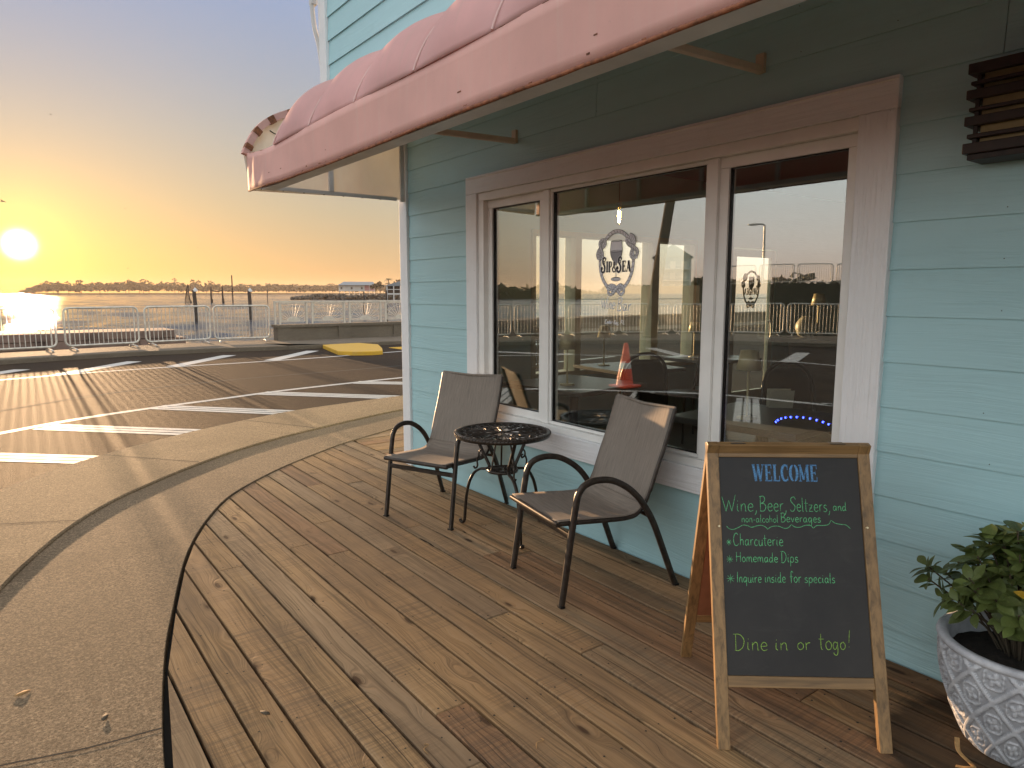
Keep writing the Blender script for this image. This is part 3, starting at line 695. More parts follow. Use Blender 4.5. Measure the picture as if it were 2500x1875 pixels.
def val(u, v):
    y = 5.17+(-2.05-5.17)*u; e = max(0, (y-4.4)/.75)
    zt, zb = 2.385+.055*e**2, 2.155+.03*e
    x = 1.497+.012*math.sin(y*3.1)*(v-.5)+.03*max(0, e)**2+(.005*math.sin(y*34)+.004*math.sin(y*21+1))*max(0, min(1, (y-4.6)*2))*math.sin(math.pi*v)
    return (x, y, zb+(zt-zb)*v)
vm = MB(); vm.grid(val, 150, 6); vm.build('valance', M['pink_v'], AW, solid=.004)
hm = MB(); hm.tube([(val(i/80, 0)[0]+.003, val(i/80, 0)[1], val(i/80, 0)[2]-.003+random.uniform(-.0015, .0015)) for i in range(81)], .0075, 6); hm.build('hem', M['rust'], AW)
ed = MB()
for i in range(0, 80):
    if random.random() < .35: ed.tube([(val((i+q)/80, 1)[0]-.002, val((i+q)/80, 1)[1], val((i+q)/80, 1)[2]+random.uniform(-.003, .001)) for q in (0, .25, .5, .7)], .0012, 4)
for k in range(16):
    a = random.uniform(.02, .8); v = random.choice((.02, .05, .1, .3)); x, y, z = val(a, v)
    ed.box((x-.0035, y-random.uniform(.002, .02), z-.002), (x-.0022, y+random.uniform(.002, .012), z+random.uniform(.0, .004)))
ed.build('worn_edge', M['rust'], AW)
fr = MB()
fr.box((1.515, -2.05, 2.150), (1.60, 4.82, 2.178)); fr.box((1.515, -2.05, 2.37), (1.545, 4.9, 2.398))
for y in RIBS: fr.tube([(arc(t/10, -.012)[0], y, arc(t/10, -.012)[1]) for t in range(11)], .011, 6); fr.box((1.518, y-.012, 2.179), (1.542, y+.012, 2.369))
fr.build('frame', M['white'], AW)
def bracket(y):
    b = MB(); b.tube([(1.54, y, 2.398), (2.785, y, 2.434)], 0, flat=(.036, .024), up=(0, 0, 1), smooth=False)
    b.box((2.772, y-.02, 2.42), (2.792, y+.02, 2.50)); b.build('bracket', M['cream'], AW)
for y in (3.69, 1.90, .1): bracket(y)
# end panel, arch strip and its patches
ep = MB()
pl = [(1.545, 2.188), (2.765, 2.218), (2.765, 2.80)]+[(arc(t/14, -.02, .05)[0], arc(t/14, -.02, .05)[1]) for t in range(14, -1, -1)]
ep.prism([(x, z) for x, z in pl], 0, .006, Matrix.Translation((0, 5.19, 0)) @ Matrix.Rotation(R(90), 4, 'X'))
ep.build('end_panel', M['liner'], AW)
es = MB()
es.box((1.56, 5.165, 2.205), (2.70, 5.180, 2.232)); es.box((2.13, 5.160, 2.2325), (2.165, 5.182, 2.70)); es.box((1.56, 5.166, 2.385), (2.129, 5.181, 2.41)); es.box((2.735, 5.160, 2.2), (2.768, 5.182, 2.80))
es.build('end_rail', M['white'], AW)
for k in range(7):
    ps = MB(); x = 1.62+k*.155; ps.lathe([(.006, 0), (.004, .004)], 8, (x, 5.163, 2.2)); ps.build('stud', M['dark'], AW)
ar = MB(); dk = MB(); tt = [t/28*.93 for t in range(29)]
for i in range(28):
    (x0, z0), (x1, z1) = arc(tt[i], 0, .055), arc(tt[i+1], 0, .055); (p0, q0), (p1, q1) = arc(tt[i], -.045, .055), arc(tt[i+1], -.045, .055)
    isd = i in (3, 4, 9, 10, 15, 16, 21); mbx = MB() if isd else ar; e = .008 if isd else 0
    V = [(x0, 5.14-e, z0), (x1, 5.14-e, z1), (p1+e*.6, 5.14-e, q1-e), (p0+e*.6, 5.14-e, q0-e), (x0, 5.195, z0), (x1, 5.195, z1), (p1, 5.195, q1), (p0, 5.195, q0)]
    mbx.add(V, [(0, 1, 2, 3), (7, 6, 5, 4), (0, 4, 5, 1), (3, 2, 6, 7), (1, 5, 6, 2), (0, 3, 7, 4)])
    if isd: mbx.build('rusty_patch', M['rust'], AW)
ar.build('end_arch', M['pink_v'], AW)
cd_ = MB(); cd_.tube(cr([(1.70, 5.175, 2.62), (1.74, 5.172, 2.60), (1.78, 5.178, 2.60), (1.83, 5.174, 2.575), (1.85, 5.176, 2.55)], 5), .004, 5); cd_.tube(cr([(1.86, 5.176, 2.80), (1.89, 5.174, 2.74), (1.90, 5.176, 2.68)], 5), .003, 5)
cd_.build('loose_cord', M['dark'], AW)

# ------------------------------------------------------------------ lettering
G = {
'W': (1.0, [[(0,1),(.27,0)],[(.27,0),(.5,.75)],[(.5,.75),(.70,0)],[(.70,0),(1,1.12)]]),
'i': (.24, [[(.08,.5),(.06,.12),(.16,0)],[(.10,.68),(.12,.72)]]),
'n': (.47, [[(.05,.5),(.05,0)],[(.05,.3),(.2,.5),(.33,.45),(.36,.2),(.37,.02),(.44,.03)]]),
'e': (.47, [[(.05,.27),(.38,.3),(.34,.47),(.2,.52),(.06,.36),(.06,.15),(.2,0),(.42,.08)]]),
',': (.22, [[(.12,.08),(.09,-.10),(0,-.24)]]),
'B': (.60, [[(.08,1),(.06,0)],[(.0,.98),(.35,1.0),(.45,.78),(.33,.60),(.1,.52)],[(.1,.52),(.42,.48),(.52,.25),(.35,.02),(.02,0)]]),
'r': (.36, [[(.05,.5),(.06,0)],[(.06,.3),(.15,.46),(.32,.5)]]),
'S': (.58, [[(.55,.86),(.42,1.05),(.15,.98),(.10,.75),(.3,.55),(.48,.35),(.36,.06),(.14,.0),(0,.12)]]),
'l': (.2, [[(.08,1),(.06,.1),(.13,0)]]),
't': (.34, [[(.15,.9),(.13,.12),(.24,0)],[(0,.6),(.34,.6)]]),
'z': (.46, [[(.02,.48),(.36,.48)],[(.36,.48),(.03,.02)],[(.03,.02),(.42,.02)],[(.08,.26),(.32,.26)]]),
's': (.42, [[(.33,.42),(.2,.5),(.08,.42),(.1,.3),(.28,.22),(.32,.08),(.15,0),(.0,.06)]]),
'a': (.52, [[(.38,.42),(.2,.5),(.05,.3),(.1,.04),(.26,.05),(.38,.3)],[(.39,.5),(.38,.1),(.48,.02)]]),
'd': (.52, [[(.36,.40),(.2,.5),(.05,.28),(.1,.03),(.25,.04),(.37,.25)],[(.42,1),(.38,.12),(.47,.02)]]),
'o': (.46, [[(.22,.5),(.06,.36),(.06,.12),(.2,0),(.37,.12),(.38,.36),(.22,.5),(.30,.48)]]),
'h': (.47, [[(.08,1),(.05,0)],[(.05,.3),(.2,.5),(.34,.4),(.36,.02)]]),
'c': (.42, [[(.36,.42),(.2,.5),(.05,.28),(.1,.04),(.25,0),(.38,.08)]]),
'v': (.42, [[(.02,.5),(.19,0)],[(.19,0),(.38,.52)]]),
'g': (.5, [[(.36,.42),(.2,.5),(.05,.3),(.1,.04),(.26,.06),(.37,.3)],[(.39,.5),(.38,-.1),(.28,-.36),(.1,-.32),(.06,-.2)]]),
'H': (.60, [[(.05,1),(.03,0)],[(.5,1),(.48,0)],[(-.04,.52),(.54,.55)]]),
'm': (.72, [[(.05,.5),(.05,0)],[(.05,.3),(.18,.5),(.3,.45),(.32,.02)],[(.32,.3),(.45,.5),(.58,.45),(.61,.02),(.68,.03)]]),
'D': (.68, [[(.1,1),(.07,0)],[(-.05,1.0),(.35,.98),(.58,.65),(.5,.22),(.25,-.02),(.0,0)]]),
'p': (.50, [[(.05,.5),(.03,-.36)],[(.05,.35),(.2,.5),(.38,.4),(.38,.12),(.2,0),(.06,.1)]]),
'I': (.25, [[(.12,1),(.10,0)]]),
'q': (.5, [[(.36,.42),(.2,.5),(.05,.3),(.1,.04),(.26,.06),(.37,.3)],[(.39,.5),(.38,-.36)]]),
'u': (.48, [[(.05,.5),(.05,.15),(.15,0),(.3,.05),(.37,.3)],[(.38,.5),(.38,.06),(.45,.02)]]),
'f': (.36, [[(.36,.88),(.24,1.02),(.14,.85),(.13,.3),(.12,-.06)],[(0,.5),(.32,.52)]]),
'C': (.62, [[(.52,.86),(.34,1.02),(.12,.82),(.03,.42),(.12,.06),(.34,-.02),(.56,.14)]]),
'y': (.42, [[(.02,.5),(.19,.03)],[(.38,.5),(.1,-.36)]]),
'!': (.2, [[(.14,1.1),(.08,.3)],[(.07,.02),(.08,.06)]]),
'-': (.34, [[(.03,.27),(.3,.28)]]),
'K': (.58, [[(.08,1),(.06,0)],[(.5,1),(.1,.5)],[(.1,.5),(.52,0)]]), 'F': (.5, [[(.08,1),(.06,0)],[(.02,1),(.45,1)],[(.06,.55),(.35,.56)]]), 'L': (.5, [[(.2,1),(.1,.5),(.05,.05)],[(.05,.05),(.46,.04)]]), 'k': (.44, [[(.08,1),(.05,0)],[(.36,.5),(.07,.24)],[(.07,.24),(.4,0)]]),
'*': (.5, [[(.25,.55),(.25,-.05)],[(.02,.25),(.48,.25)],[(.08,.44),(.42,.06)],[(.42,.44),(.08,.06)]]),
}
def rib2(mb, P, wid, mp, off, tip=.6):
    """flat stroke along 2-d points; wid: width or list"""
    P = [Vector((p[0], p[1])) for p in P]; n = len(P); Lf = []
    for i, p in enumerate(P):
        t = P[min(i+1, n-1)]-P[max(i-1, 0)]
        t = t.normalized() if t.length > 1e-9 else Vector((1, 0)); nn = Vector((-t.y, t.x))
        ww = wid[i] if isinstance(wid, (list, tuple)) else wid*(tip+(1-tip)*min(1, min(i, n-1-i)/2.0))
        Lf.append((p+nn*ww/2, p-nn*ww/2))
    mb.add([mp(q.x, q.y, off) for pr in Lf for q in pr], [(2*i, 2*i+2, 2*i+3, 2*i+1) for i in range(n-1)])
def word(mb, txt, x0, x1, base, cap, wid, mp, off=.0006, slant=0.0, jit=.012):
    tw = sum(G[c][0] if c != ' ' else .35 for c in txt)+.05*(len(txt)-1); sx = (x1-x0)/tw; x = x0
    for c in txt:
        if c == ' ': x += .40*sx; continue
        wd, st = G[c]; dy = random.uniform(-jit, jit)*cap; sl_ = slant+random.uniform(-.04, .04)
        for s in st:
            pts = [(x+p[0]*sx+sl_*p[1]*cap*.5, base+dy+p[1]*cap) for p in s]
            if len(pts) > 2: pts = [(p.x, p.y) for p in cr([(a, b, 0) for a, b in pts], 5)]
            else: a, b = pts; pts = [(a[0]+(b[0]-a[0])*q, a[1]+(b[1]-a[1])*q) for q in (0, .25, .5, .75, 1)]
            rib2(mb, pts, wid, mp, off)
        x += (wd+.05)*sx
# slab display letters: strokes with their own widths (x, y, w) on a unit cap height
def arcpts(cx, cy, rx, ry, a0, a1, n=12): return [(cx+rx*math.cos(R(a0+(a1-a0)*i/n)), cy+ry*math.sin(R(a0+(a1-a0)*i/n))) for i in range(n+1)]
SL = {
'W': (1.15, [([(.12,1),(.36,0)],.20),([(.36,0),(.58,.92)],.08),([(.58,.92),(.80,0)],.20),([(.80,0),(1.03,1)],.08),([(0,.97),(.27,.97)],.06),([(.92,.97),(1.14,.97)],.06),([(.48,.97),(.70,.97)],.06)]),
'E': (.72, [([(.17,1),(.17,0)],.20),([(.02,.965),(.64,.965)],.07),([(.02,.035),(.66,.035)],.07),([(.20,.52),(.50,.52)],.07),([(.62,1),(.62,.74)],.06),([(.64,0),(.64,.28)],.06),([(.50,.64),(.50,.40)],.05)]),
'L': (.68, [([(.17,1),(.17,0)],.20),([(.02,.965),(.34,.965)],.07),([(.02,.035),(.62,.035)],.07),([(.61,0),(.61,.34)],.06)]),
'C': (.76, [(arcpts(.42,.5,.31,.46,50,310,18),.17),([(.64,1),(.64,.68)],.06),([(.66,.30),(.66,.04)],.05)]),
'O': (.82, [(arcpts(.40,.5,.30,.47,100,260,16),.18),(arcpts(.44,.5,.30,.47,-80,80,16),.18)]),
'M': (1.02, [([(.14,1),(.14,0)],.08),([(.14,1),(.46,.10)],.18),([(.46,.10),(.80,1)],.07),([(.83,1),(.83,0)],.20),([(0,.965),(.22,.965)],.06),([(.74,.965),(1.0,.965)],.06),([(0,.035),(.28,.035)],.06),([(.68,.035),(1.0,.035)],.06)]),
'I': (.40, [([(.20,1),(.20,0)],.20),([(.02,.965),(.38,.965)],.07),([(.02,.035),(.38,.035)],.07)]),
'P': (.68, [([(.17,1),(.17,0)],.20),([(.02,.035),(.36,.035)],.07),([(.02,.965),(.35,.965)]+arcpts(.35,.72,.24,.24,80,-80,8)+[(.2,.48)],.10)]),
'A': (.86, [([(.10,0),(.40,1)],.08),([(.42,1),(.70,0)],.22),([(.22,.33),(.60,.33)],.06),([(-.02,.035),(.24,.035)],.06),([(.55,.035),(.86,.035)],.06)]),
'S': (.95, [([(.84,1.06),(.88,1.22),(.74,1.36),(.52,1.34),(.34,1.16),(.36,.92),(.56,.70),(.74,.46),(.68,.14),(.42,-.02),(.16,.06),(.04,.30),(.14,.46),(.26,.36),(.22,.24)],.17),([(.36,.92),(.52,1.05),(.70,1.02),(.74,.86),(.62,.82)],.07)]),
'&': (.80, [([(.74,.42),(.62,.14),(.38,0),(.12,.10),(.10,.34),(.34,.56),(.50,.76),(.40,.94),(.26,.86),(.28,.64),(.50,.30),(.78,0)],.12)]),
}
def slab(mb, txt, x0, x1, base, cap, mp, off, gain=1.0):
    tw = sum(SL[c][0] for c in txt)+.06*(len(txt)-1); sx = (x1-x0)/tw; x = x0
    for c in txt:
        wd, st = SL[c]
        for s, wv in st:
            pts = [(x+a*sx, base+b*cap) for a, b in s]; scl = (sx+cap)/2 if len(s) > 2 else (sx if abs(s[0][1]-s[1][1]) > abs(s[0][0]-s[1][0]) else cap)
            if len(pts) > 4: pts = [(p.x, p.y) for p in cr([(a, b, 0) for a, b in pts], 3)]
            n = len(pts); rib2(mb, pts, [wv*gain*scl*(1 if n < 8 else (.35+.65*math.sin(math.pi*(i+.5)/n)**.6)) for i in range(n)], mp, off)
        x += (wd+.06)*sx

# ------------------------------------------------------------------ window logo: rope oval, wine glass, words
def logo(prefix, parent, mp, dark, grey, mid, white, words=True):
    """drawn in a local frame: x to the right, y up, oval about 0.30 x 0.33, centre 0,0"""
    D_, Gy, Md, Wh = MB(), MB(), MB(), MB()
    ring = [(.128*math.cos(a), .165*math.sin(a)) for a in [2*math.pi*i/72 for i in range(73)]]
    def rope(P, wd, z=0.0):
        n = len(P); rib2(D_, P, [wd*1.28]*n, mp, .0006+z); rib2(Gy, P, [wd]*n, mp, .0010+z)
        acc = 0
        for i in range(1, n):
            a, b = Vector(P[i-1]), Vector(P[i]); seg = (b-a).length; acc += seg
            if acc > wd*.9:
                acc = 0; t = (b-a).normalized(); nn = Vector((-t.y, t.x)); c = (a+b)/2
                S = [c+nn*wd*.48-t*wd*.42, c+nn*wd*.18-t*wd*.10, c-nn*wd*.18+t*wd*.10, c-nn*wd*.48+t*wd*.42]
                rib2(D_, S, [wd*.04, wd*.10, wd*.10, wd*.04], mp, .0014+z)
                S = [q+t*wd*.16 for q in S]; rib2(Md, S, [wd*.02, wd*.10, wd*.10, wd*.02], mp, .0013+z)
    def dense(P, closed=False): return [(p.x, p.y) for p in cr([(a, b, 0) for a, b in P], 10, closed)]
    rope(ring, .017)
    def knot(cx, cy, rot, s):
        c, q = math.cos(R(rot)), math.sin(R(rot))
        for k, P in enumerate(([(-.075, .004), (-.045, .028), (-.005, .020), (.020, -.012), (.045, -.028), (.068, -.008), (.050, .018), (.015, .012), (-.02, -.020), (-.05, -.028), (-.062, -.006), (-.035, .014), (0, -.004)],
                               [(.075, .004), (.040, .030), (.0, .004), (-.028, -.024)])):
            P = [(cx+(a*c-b*q)*s, cy+(a*q+b*c)*s) for a, b in P]; rope(dense(P), .015, .0009*(k+1))
    knot(-.118, .070, 72, .80); knot(.118, .075, -68, .95); knot(.0, -.160, 0, .92)
    # wine glass
    bowl = [(-.040, .112), (-.044, .085), (-.046, .055), (-.040, .028), (-.026, .006), (-.010, -.008), (-.004, -.020)]
    L_ = dense(bowl); full = L_+[(-a, b) for a, b in L_[::-1]]
    def fill(mb, P, off):
        k = len(P)//2; vs = []; fs = []
        for i in range(k): vs += [mp(P[i][0], P[i][1], off), mp(P[-1-i][0], P[-1-i][1], off)]
        mb.add(vs, [(2*i, 2*i+2, 2*i+3, 2*i+1) for i in range(k-1)])
    fill(Gy, full, .0010)
    wine = [p for p in L_ if p[1] < .055]; fill(Md, wine+[(-a, b) for a, b in wine[::-1]], .0013)
    rib2(D_, full, .0032, mp, .0016); rib2(D_, arcpts(0, .112, .040, .004, 0, 360, 20), .0025, mp, .0017); rib2(D_, arcpts(0, .055, .045, .005, 0, 360, 20), .002, mp, .0018)
    rib2(D_, [(-.003, -.02), (-.003, -.09)], .002, mp, .0016); rib2(D_, [(.003, -.02), (.003, -.09)], .002, mp, .0016); rib2(Gy, [(0, -.02), (0, -.095)], .006, mp, .0010)
    for rr, off in ((.034, .0010),): fill(Gy, arcpts(0, -.100, .036, .011, 90, 270, 10)+arcpts(0, -.100, .036, .011, -90, 90, 10), off)
    rib2(D_, arcpts(0, -.100, .036, .011, 0, 360, 24), .0026, mp, .0016); rib2(D_, arcpts(0, -.099, .022, .006, 0, 360, 20), .0016, mp, .0017)
    slab(Wh, 'SIP&SEA', -.117, .112, -.060, .060, mp, .0019, 1.9); slab(D_, 'SIP&SEA', -.117, .112, -.060, .060, mp, .0024, 1.25)
    for mb, mt, nm in ((D_, dark, '_ink'), (Gy, grey, '_rope'), (Md, mid, '_shading'), (Wh, white, '_lettering_edge')): mb.build(prefix+nm, mt, parent)
    if words:
        Wb = MB(); word(Wb, 'Wine', -.118, -.005, -.268, .066, .0066, mp, .001, .3); word(Wb, 'Bar', .012, .118, -.276, .072, .0066, mp, .001, .3)
        word(Wb, 'Cedar', -.080, -.020, -.352, .022, .0042, mp, .001, .3); word(Wb, 'Key,', -.010, .028, -.354, .022, .0042, mp, .001, .3); word(Wb, 'FL', .042, .072, -.352, .022, .0042, mp, .001, .3)
        Wb.build(prefix+'_script', white, parent)
GX = 2.8365
logo('logo', win, lambda x, y, o: (GX-o, 2.812-x*1.02, 1.642+y*1.0), M['logo_dark'], M['logo_grey'], M['logo_mid'], M['logo_white'])
logo('logo', door, lambda x, y, o: (7.55-x*1.25, 5.151-o, 1.52+y*1.25), M['logo_gold'], M['logo_gold'], M['logo_gold'], M['logo_gold'], False)

# ------------------------------------------------------------------ patio chairs (local frame: +x towards the back, +y to the sitter's left seen from the front)
def make_patio_chair():
    t = thing('patio_chair', 'x', 'chair', (0, 0, 0), 0, 'taupe sling chairs at the bistro table')
    hoop = [(0,0), (.020,.13), (.040,.27), (.060,.40), (.072,.475), (.086,.535), (.120,.575), (.185,.592), (.265,.583), (.340,.548), (.405,.498), (.457,.436), (.512,.343), (.574,.194), (.651,0)]
    for s in (-1, 1):
        P = []
        for u, z in cr([(a, b, 0) for a, b in hoop], 5) and [(p.x, p.y) for p in cr([(a, b, 0) for a, b in hoop], 5)]:
            spread = .262+.016*max(0, (u-.4)/.25)*(1 if z < .5 else .3)
            P.append((u, s*spread, max(z, .004)))
        b = MB(); b.tube(P, 0, flat=(.021, .031), up=(0, s, 0)); b.build('leg_and_arm_hoop', M['bronze'], t, 'local')
        for u, v in ((0, .262), (.651, .279)): f = MB(); f.box((u-.012, s*v-.0165, 0), (u+.012, s*v+.0165, .010)); f.build('foot_cap', M['black'], t, 'local')
    rail = [(-.012,.405), (.09,.399), (.20,.391), (.31,.383), (.375,.382), (.425,.392), (.465,.427), (.492,.475), (.518,.545), (.543,.616), (.572,.69), (.603,.78), (.640,.897)]
    RP = [(p.x, p.y) for p in cr([(a, b, 0) for a, b in rail], 6)]
    for s in (-1, 1):
        b = MB(); b.tube([(u, s*(.243+.004*(z > .5)), z-.004) for u, z in RP], .0125, 8); b.build('side_rail', M['bronze'], t, 'local')
    n = len(RP)
    def sl_(i0, i1, nm, mt):
        b = MB()
        def fn(a, c):
            q = i0+(i1-i0)*a; i = min(int(q), n-2); f = q-i; u = RP[i][0]*(1-f)+RP[i+1][0]*f; z = RP[i][1]*(1-f)+RP[i+1][1]*f
            tx, tz = RP[i+1][0]-RP[i][0], RP[i+1][1]-RP[i][1]; L_ = math.hypot(tx, tz); nx, nz = -tz/L_, tx/L_
            y = (c-.5)*2; sag = .016*(1-y*y); wrap = .010
            return (u+nx*(wrap-sag), y*.249, z+nz*(wrap-sag))
        b.grid(fn, max(6, int(i1-i0)), 14); b.build(nm, mt, t, 'local', solid=.003)
    k = next(i for i, p in enumerate(RP) if p[1] > .43 and p[0] > .4)
    sl_(0, k, 'seat', M['sling']); sl_(k, n-1, 'backrest', M['sling_v'])
    h = MB(); h.tube([(RP[-1][0]+.002, -.249, RP[-1][1]+.004), (RP[-1][0]-.004, 0, RP[-1][1]-.006), (RP[-1][0]+.002, .249, RP[-1][1]+.004)], .008, 6); h.build('top_hem', M['sling_v'], t, 'local')
    b = MB(); b.tube([(-.012, -.25, .398), (-.012, .25, .398)], 0, flat=(.022, .026), up=(0, 0, 1)); b.build('front_bar', M['bronze'], t, 'local')
    b = MB(); b.tube([(.048, -.258, .335), (.048, .258, .335)], 0, flat=(.028, .016), up=(0, 0, 1), smooth=False); b.build('stretcher', M['bronze'], t, 'local')
    b = MB(); b.tube([(.50, -.262, .372), (.50, .262, .372)], .010, 8); b.build('stretcher', M['bronze'], t, 'local')
    for s in (-1, 1):
        b = MB(); b.tube([(.054, s*.235, .395), (.052, s*.262, .372)], .009, 6); b.tube([(.47, s*.245, .425), (.462, s*.264, .430)], .009, 6); b.build('mounting_bolt', M['bronze'], t, 'local')
    return t
ch = make_patio_chair()
ch.location = (2.082, 2.586, .001); ch.rotation_euler = (0, 0, R(-11.4)); ch['label'] = 'taupe sling patio chair nearer the chalkboard sign, with a sunlit corner on its backrest'
dup(ch, (2.085, 3.80, .001), R(22.4), 'taupe sling patio chair nearer the white corner post, half hidden behind the table')

# ------------------------------------------------------------------ bistro table
TB = thing('bistro_table', 'small round cast metal bistro table with openwork top between two chairs', 'table', (2.42, 3.33, 0))
tr = .292; hz = .632
t_ = MB(); t_.lathe([(tr-.022, hz-.012), (tr-.006, hz-.022), (tr, hz-.012), (tr-.002, hz), (tr-.010, hz+.006), (tr-.022, hz+.005), (tr-.026, hz-.002), (tr-.022, hz-.012)], 72, (2.42, 3.33, 0), close=False)
for k in range(84):
    a = 2*math.pi*k/84; t_.blob((2.42+(tr-.003)*math.cos(a), 3.33+(tr-.003)*math.sin(a), hz-.002), (.006, .006, .007), 6)
def filig(mb, c, Rr, z, sect, r):
    def P(rad, a): return (c[0]+rad*math.cos(a), c[1]+rad*math.sin(a), z)
    for s in range(sect):
        a0 = 2*math.pi*s/sect; da = 2*math.pi/sect
        for j in range(-3, 4):
            sp = j/3.0
            mb.tube(cr([P(.02*Rr/.29, a0), P(Rr*.38, a0+da*.16*sp), P(Rr*(.66-.07*abs(sp)), a0+da*.36*sp), P(Rr*(.82-.14*abs(sp)), a0+da*.40*sp)], 4), r, 5)
        ring = lambda rad, aa, q: mb.tube([(c[0]+rad*math.cos(aa)+q*math.cos(x), c[1]+rad*math.sin(aa)+q*math.sin(x), z) for x in [2*math.pi*i/10 for i in range(10)]], r*.9, 5, closed=True)
        for (fr_, fa, q) in ((.90, .0, .085), (.90, .33, .075), (.90, -.33, .075), (.74, .5, .10), (.92, .5, .07), (.56, .5, .07), (.42, .5, .05), (.80, .19, .06), (.80, -.19, .06)): ring(Rr*fr_, a0+da*fa, Rr*q)
        mb.tube(cr([P(Rr*.98, a0+da*.5), P(Rr*.86, a0+da*.42), P(Rr*.66, a0+da*.40), P(Rr*.55, a0+da*.46)], 5), r, 5)
        mb.tube(cr([P(Rr*.98, a0+da*.5), P(Rr*.86, a0+da*.58), P(Rr*.66, a0+da*.60), P(Rr*.55, a0+da*.54)], 5), r, 5)
filig(t_, (2.42, 3.33), tr-.02, hz-.003, 6, .0045)
t_.lathe([(.0, hz+.004), (.022, hz+.003), (.028, hz-.004), (.0, hz-.010)], 20, (2.42, 3.33, 0), close=False)
t_.build('tabletop', M['cast'], TB)
sh = MB(); sh.lathe([(.078, .392), (.092, .386), (.096, .395), (.092, .404), (.078, .400), (.078, .392)], 40, (2.42, 3.33, 0), close=False); filig(sh, (2.42, 3.33), .08, .396, 5, .0035)
sh.build('shelf', M['cast'], TB)
for ang in (110.8, 254.5, 2.0):
    a = R(ang); b = MB(); f = lambda r, z, s=0: (2.42+r*math.cos(a)-s*math.sin(a), 3.33+r*math.sin(a)+s*math.cos(a), z)
    b.tube([f(p.x, p.y) for p in cr([(.215, .618, 0), (.185, .56, 0), (.145, .49, 0), (.112, .435, 0), (.098, .405, 0), (.120, .388, 0), (.168, .378, 0), (.215, .345, 0), (.252, .28, 0), (.275, .19, 0), (.286, .09, 0), (.292, .03, 0), (.304, .010, 0), (.322, .016, 0), (.326, .03, 0)], 5)], 0, flat=(.020, .015), up=(math.sin(a), -math.cos(a), 0))
    b.tube([f(p.x, p.y) for p in cr([(.150, .505, 0), (.172, .49, 0), (.176, .462, 0), (.155, .448, 0), (.148, .462, 0), (.160, .470, 0)], 4)], .006, 6)
    b.tube([f(p.x, p.y) for p in cr([(.176, .465, 0), (.190, .43, 0), (.188, .395, 0), (.205, .378, 0), (.218, .39, 0)], 4)], .006, 6)
    b.build('leg', M['cast'], TB)
b = MB()
for k in range(3):
    a = R(60+120*k); b.tube([(2.42+.04*math.cos(a), 3.33+.04*math.sin(a), .62), (2.42+.085*math.cos(a), 3.33+.085*math.sin(a), .40)], .006, 6)
b.build('tie_rod', M['cast'], TB)

# ------------------------------------------------------------------ A-frame chalkboard
SG = thing('sandwich_board', 'wooden A-frame chalkboard sign reading WELCOME in blue with green menu lines', 'sign', (1.77, 1.253, 0), R(-38.83))
# local: x along the width, y backwards, z up
LW, LS = .555, .998
tilt = math.atan2(.30, .95)
MF = Matrix.Rotation(-tilt, 4, 'X'); MFb = Matrix.Translation((0, .60, 0)) @ Matrix.Rotation(tilt, 4, 'X')
def panel(Mx, back, nm, lab=None):
    y0, y1 = (0, .022) if not back else (-.022, 0)
    q = MB(); q.box((.0405, y0+.006, .2285), (LW-.0405, y0+.012 if not back else y1-.008, .9445), Mx)
    root = q.build(nm, M['chalkboard'], SG, 'local')
    for z0, z1 in ((.945, LS), (.192, .228)):
        f = MB(); f.box((.0405, y0, z0), (LW-.0405, y1, z1), Mx); f.build('rail', M['sign_wood_h'], root, 'local', bevel=.002)
    for x0 in (0, LW-.040):
        q = MB(); q.box((x0, y0-.0005, 0), (x0+.040, y1+.0005, LS), Mx); q.build('stile', M['sign_wood'], root, 'local', bevel=.002)
    q = MB(); q.box((.0405, y0+.0125 if not back else y0+.002, .2285), (LW-.0405, y0+.016 if not back else y0+.0055, .9445), Mx); q.build('backing', M['hardboard'], root, 'local')
    return root
fp = panel(MF, False, 'front_panel'); bp = panel(MFb, True, 'rear_panel')
hg = MB()
for x in (.08, .42): hg.box((x, .284, .9488), (x+.05, .316, .9500))
hg.build('hinge', M['black'], SG, 'local')
stp = MB()
for x in (.03, LW-.03): stp.tube(cr([(x, .205, .68), (x, .25, .665), (x, .30, .69), (x, .345, .735), (x, .385, .75)], 4), .004, 5)
stp.build('stay_chain', M['gold'], SG, 'local')
mpS = lambda s, t, o: tuple(MF @ Vector((s, .006-o, t)))
ti = MB(); slab(ti, 'WELCOME', .153, .376, .863, .058, mpS, .0012, 1.05); ti.build('title_lettering', M['chalk_blue'], fp, 'local')
ck = MB(); wd = .0021
word(ck, 'Wine,', .046, .166, .760, .050, wd, mpS, .0012, .02); word(ck, 'Beer,', .173, .266, .762, .050, wd, mpS, .0012); word(ck, 'Seltzers,', .276, .412, .762, .046, wd, mpS, .0012); word(ck, 'and', .420, .466, .766, .030, wd, mpS, .0012)
word(ck, 'non-alcohol', .110, .234, .724, .026, wd*.8, mpS, .0012); word(ck, 'Beverages', .242, .378, .726, .030, wd, mpS, .0012)
rib2(ck, [(p.x, p.y) for p in cr([(.058,.710,0),(.066,.702,0),(.080,.699,0),(.098,.706,0),(.114,.714,0),(.130,.712,0),(.142,.707,0),(.160,.712,0),(.176,.714,0),(.190,.708,0),(.196,.701,0)], 5)], wd*.9, mpS, .0012)
rib2(ck, [(p.x, p.y) for p in cr([(.196,.701,0),(.210,.710,0),(.232,.712,0),(.252,.705,0),(.266,.707,0),(.277,.718,0)], 5)], wd*.9, mpS, .0012)
rib2(ck, [(p.x, p.y) for p in cr([(.277,.718,0),(.288,.710,0),(.305,.709,0),(.325,.716,0),(.342,.714,0),(.350,.706,0)], 5)], wd*.9, mpS, .0012)
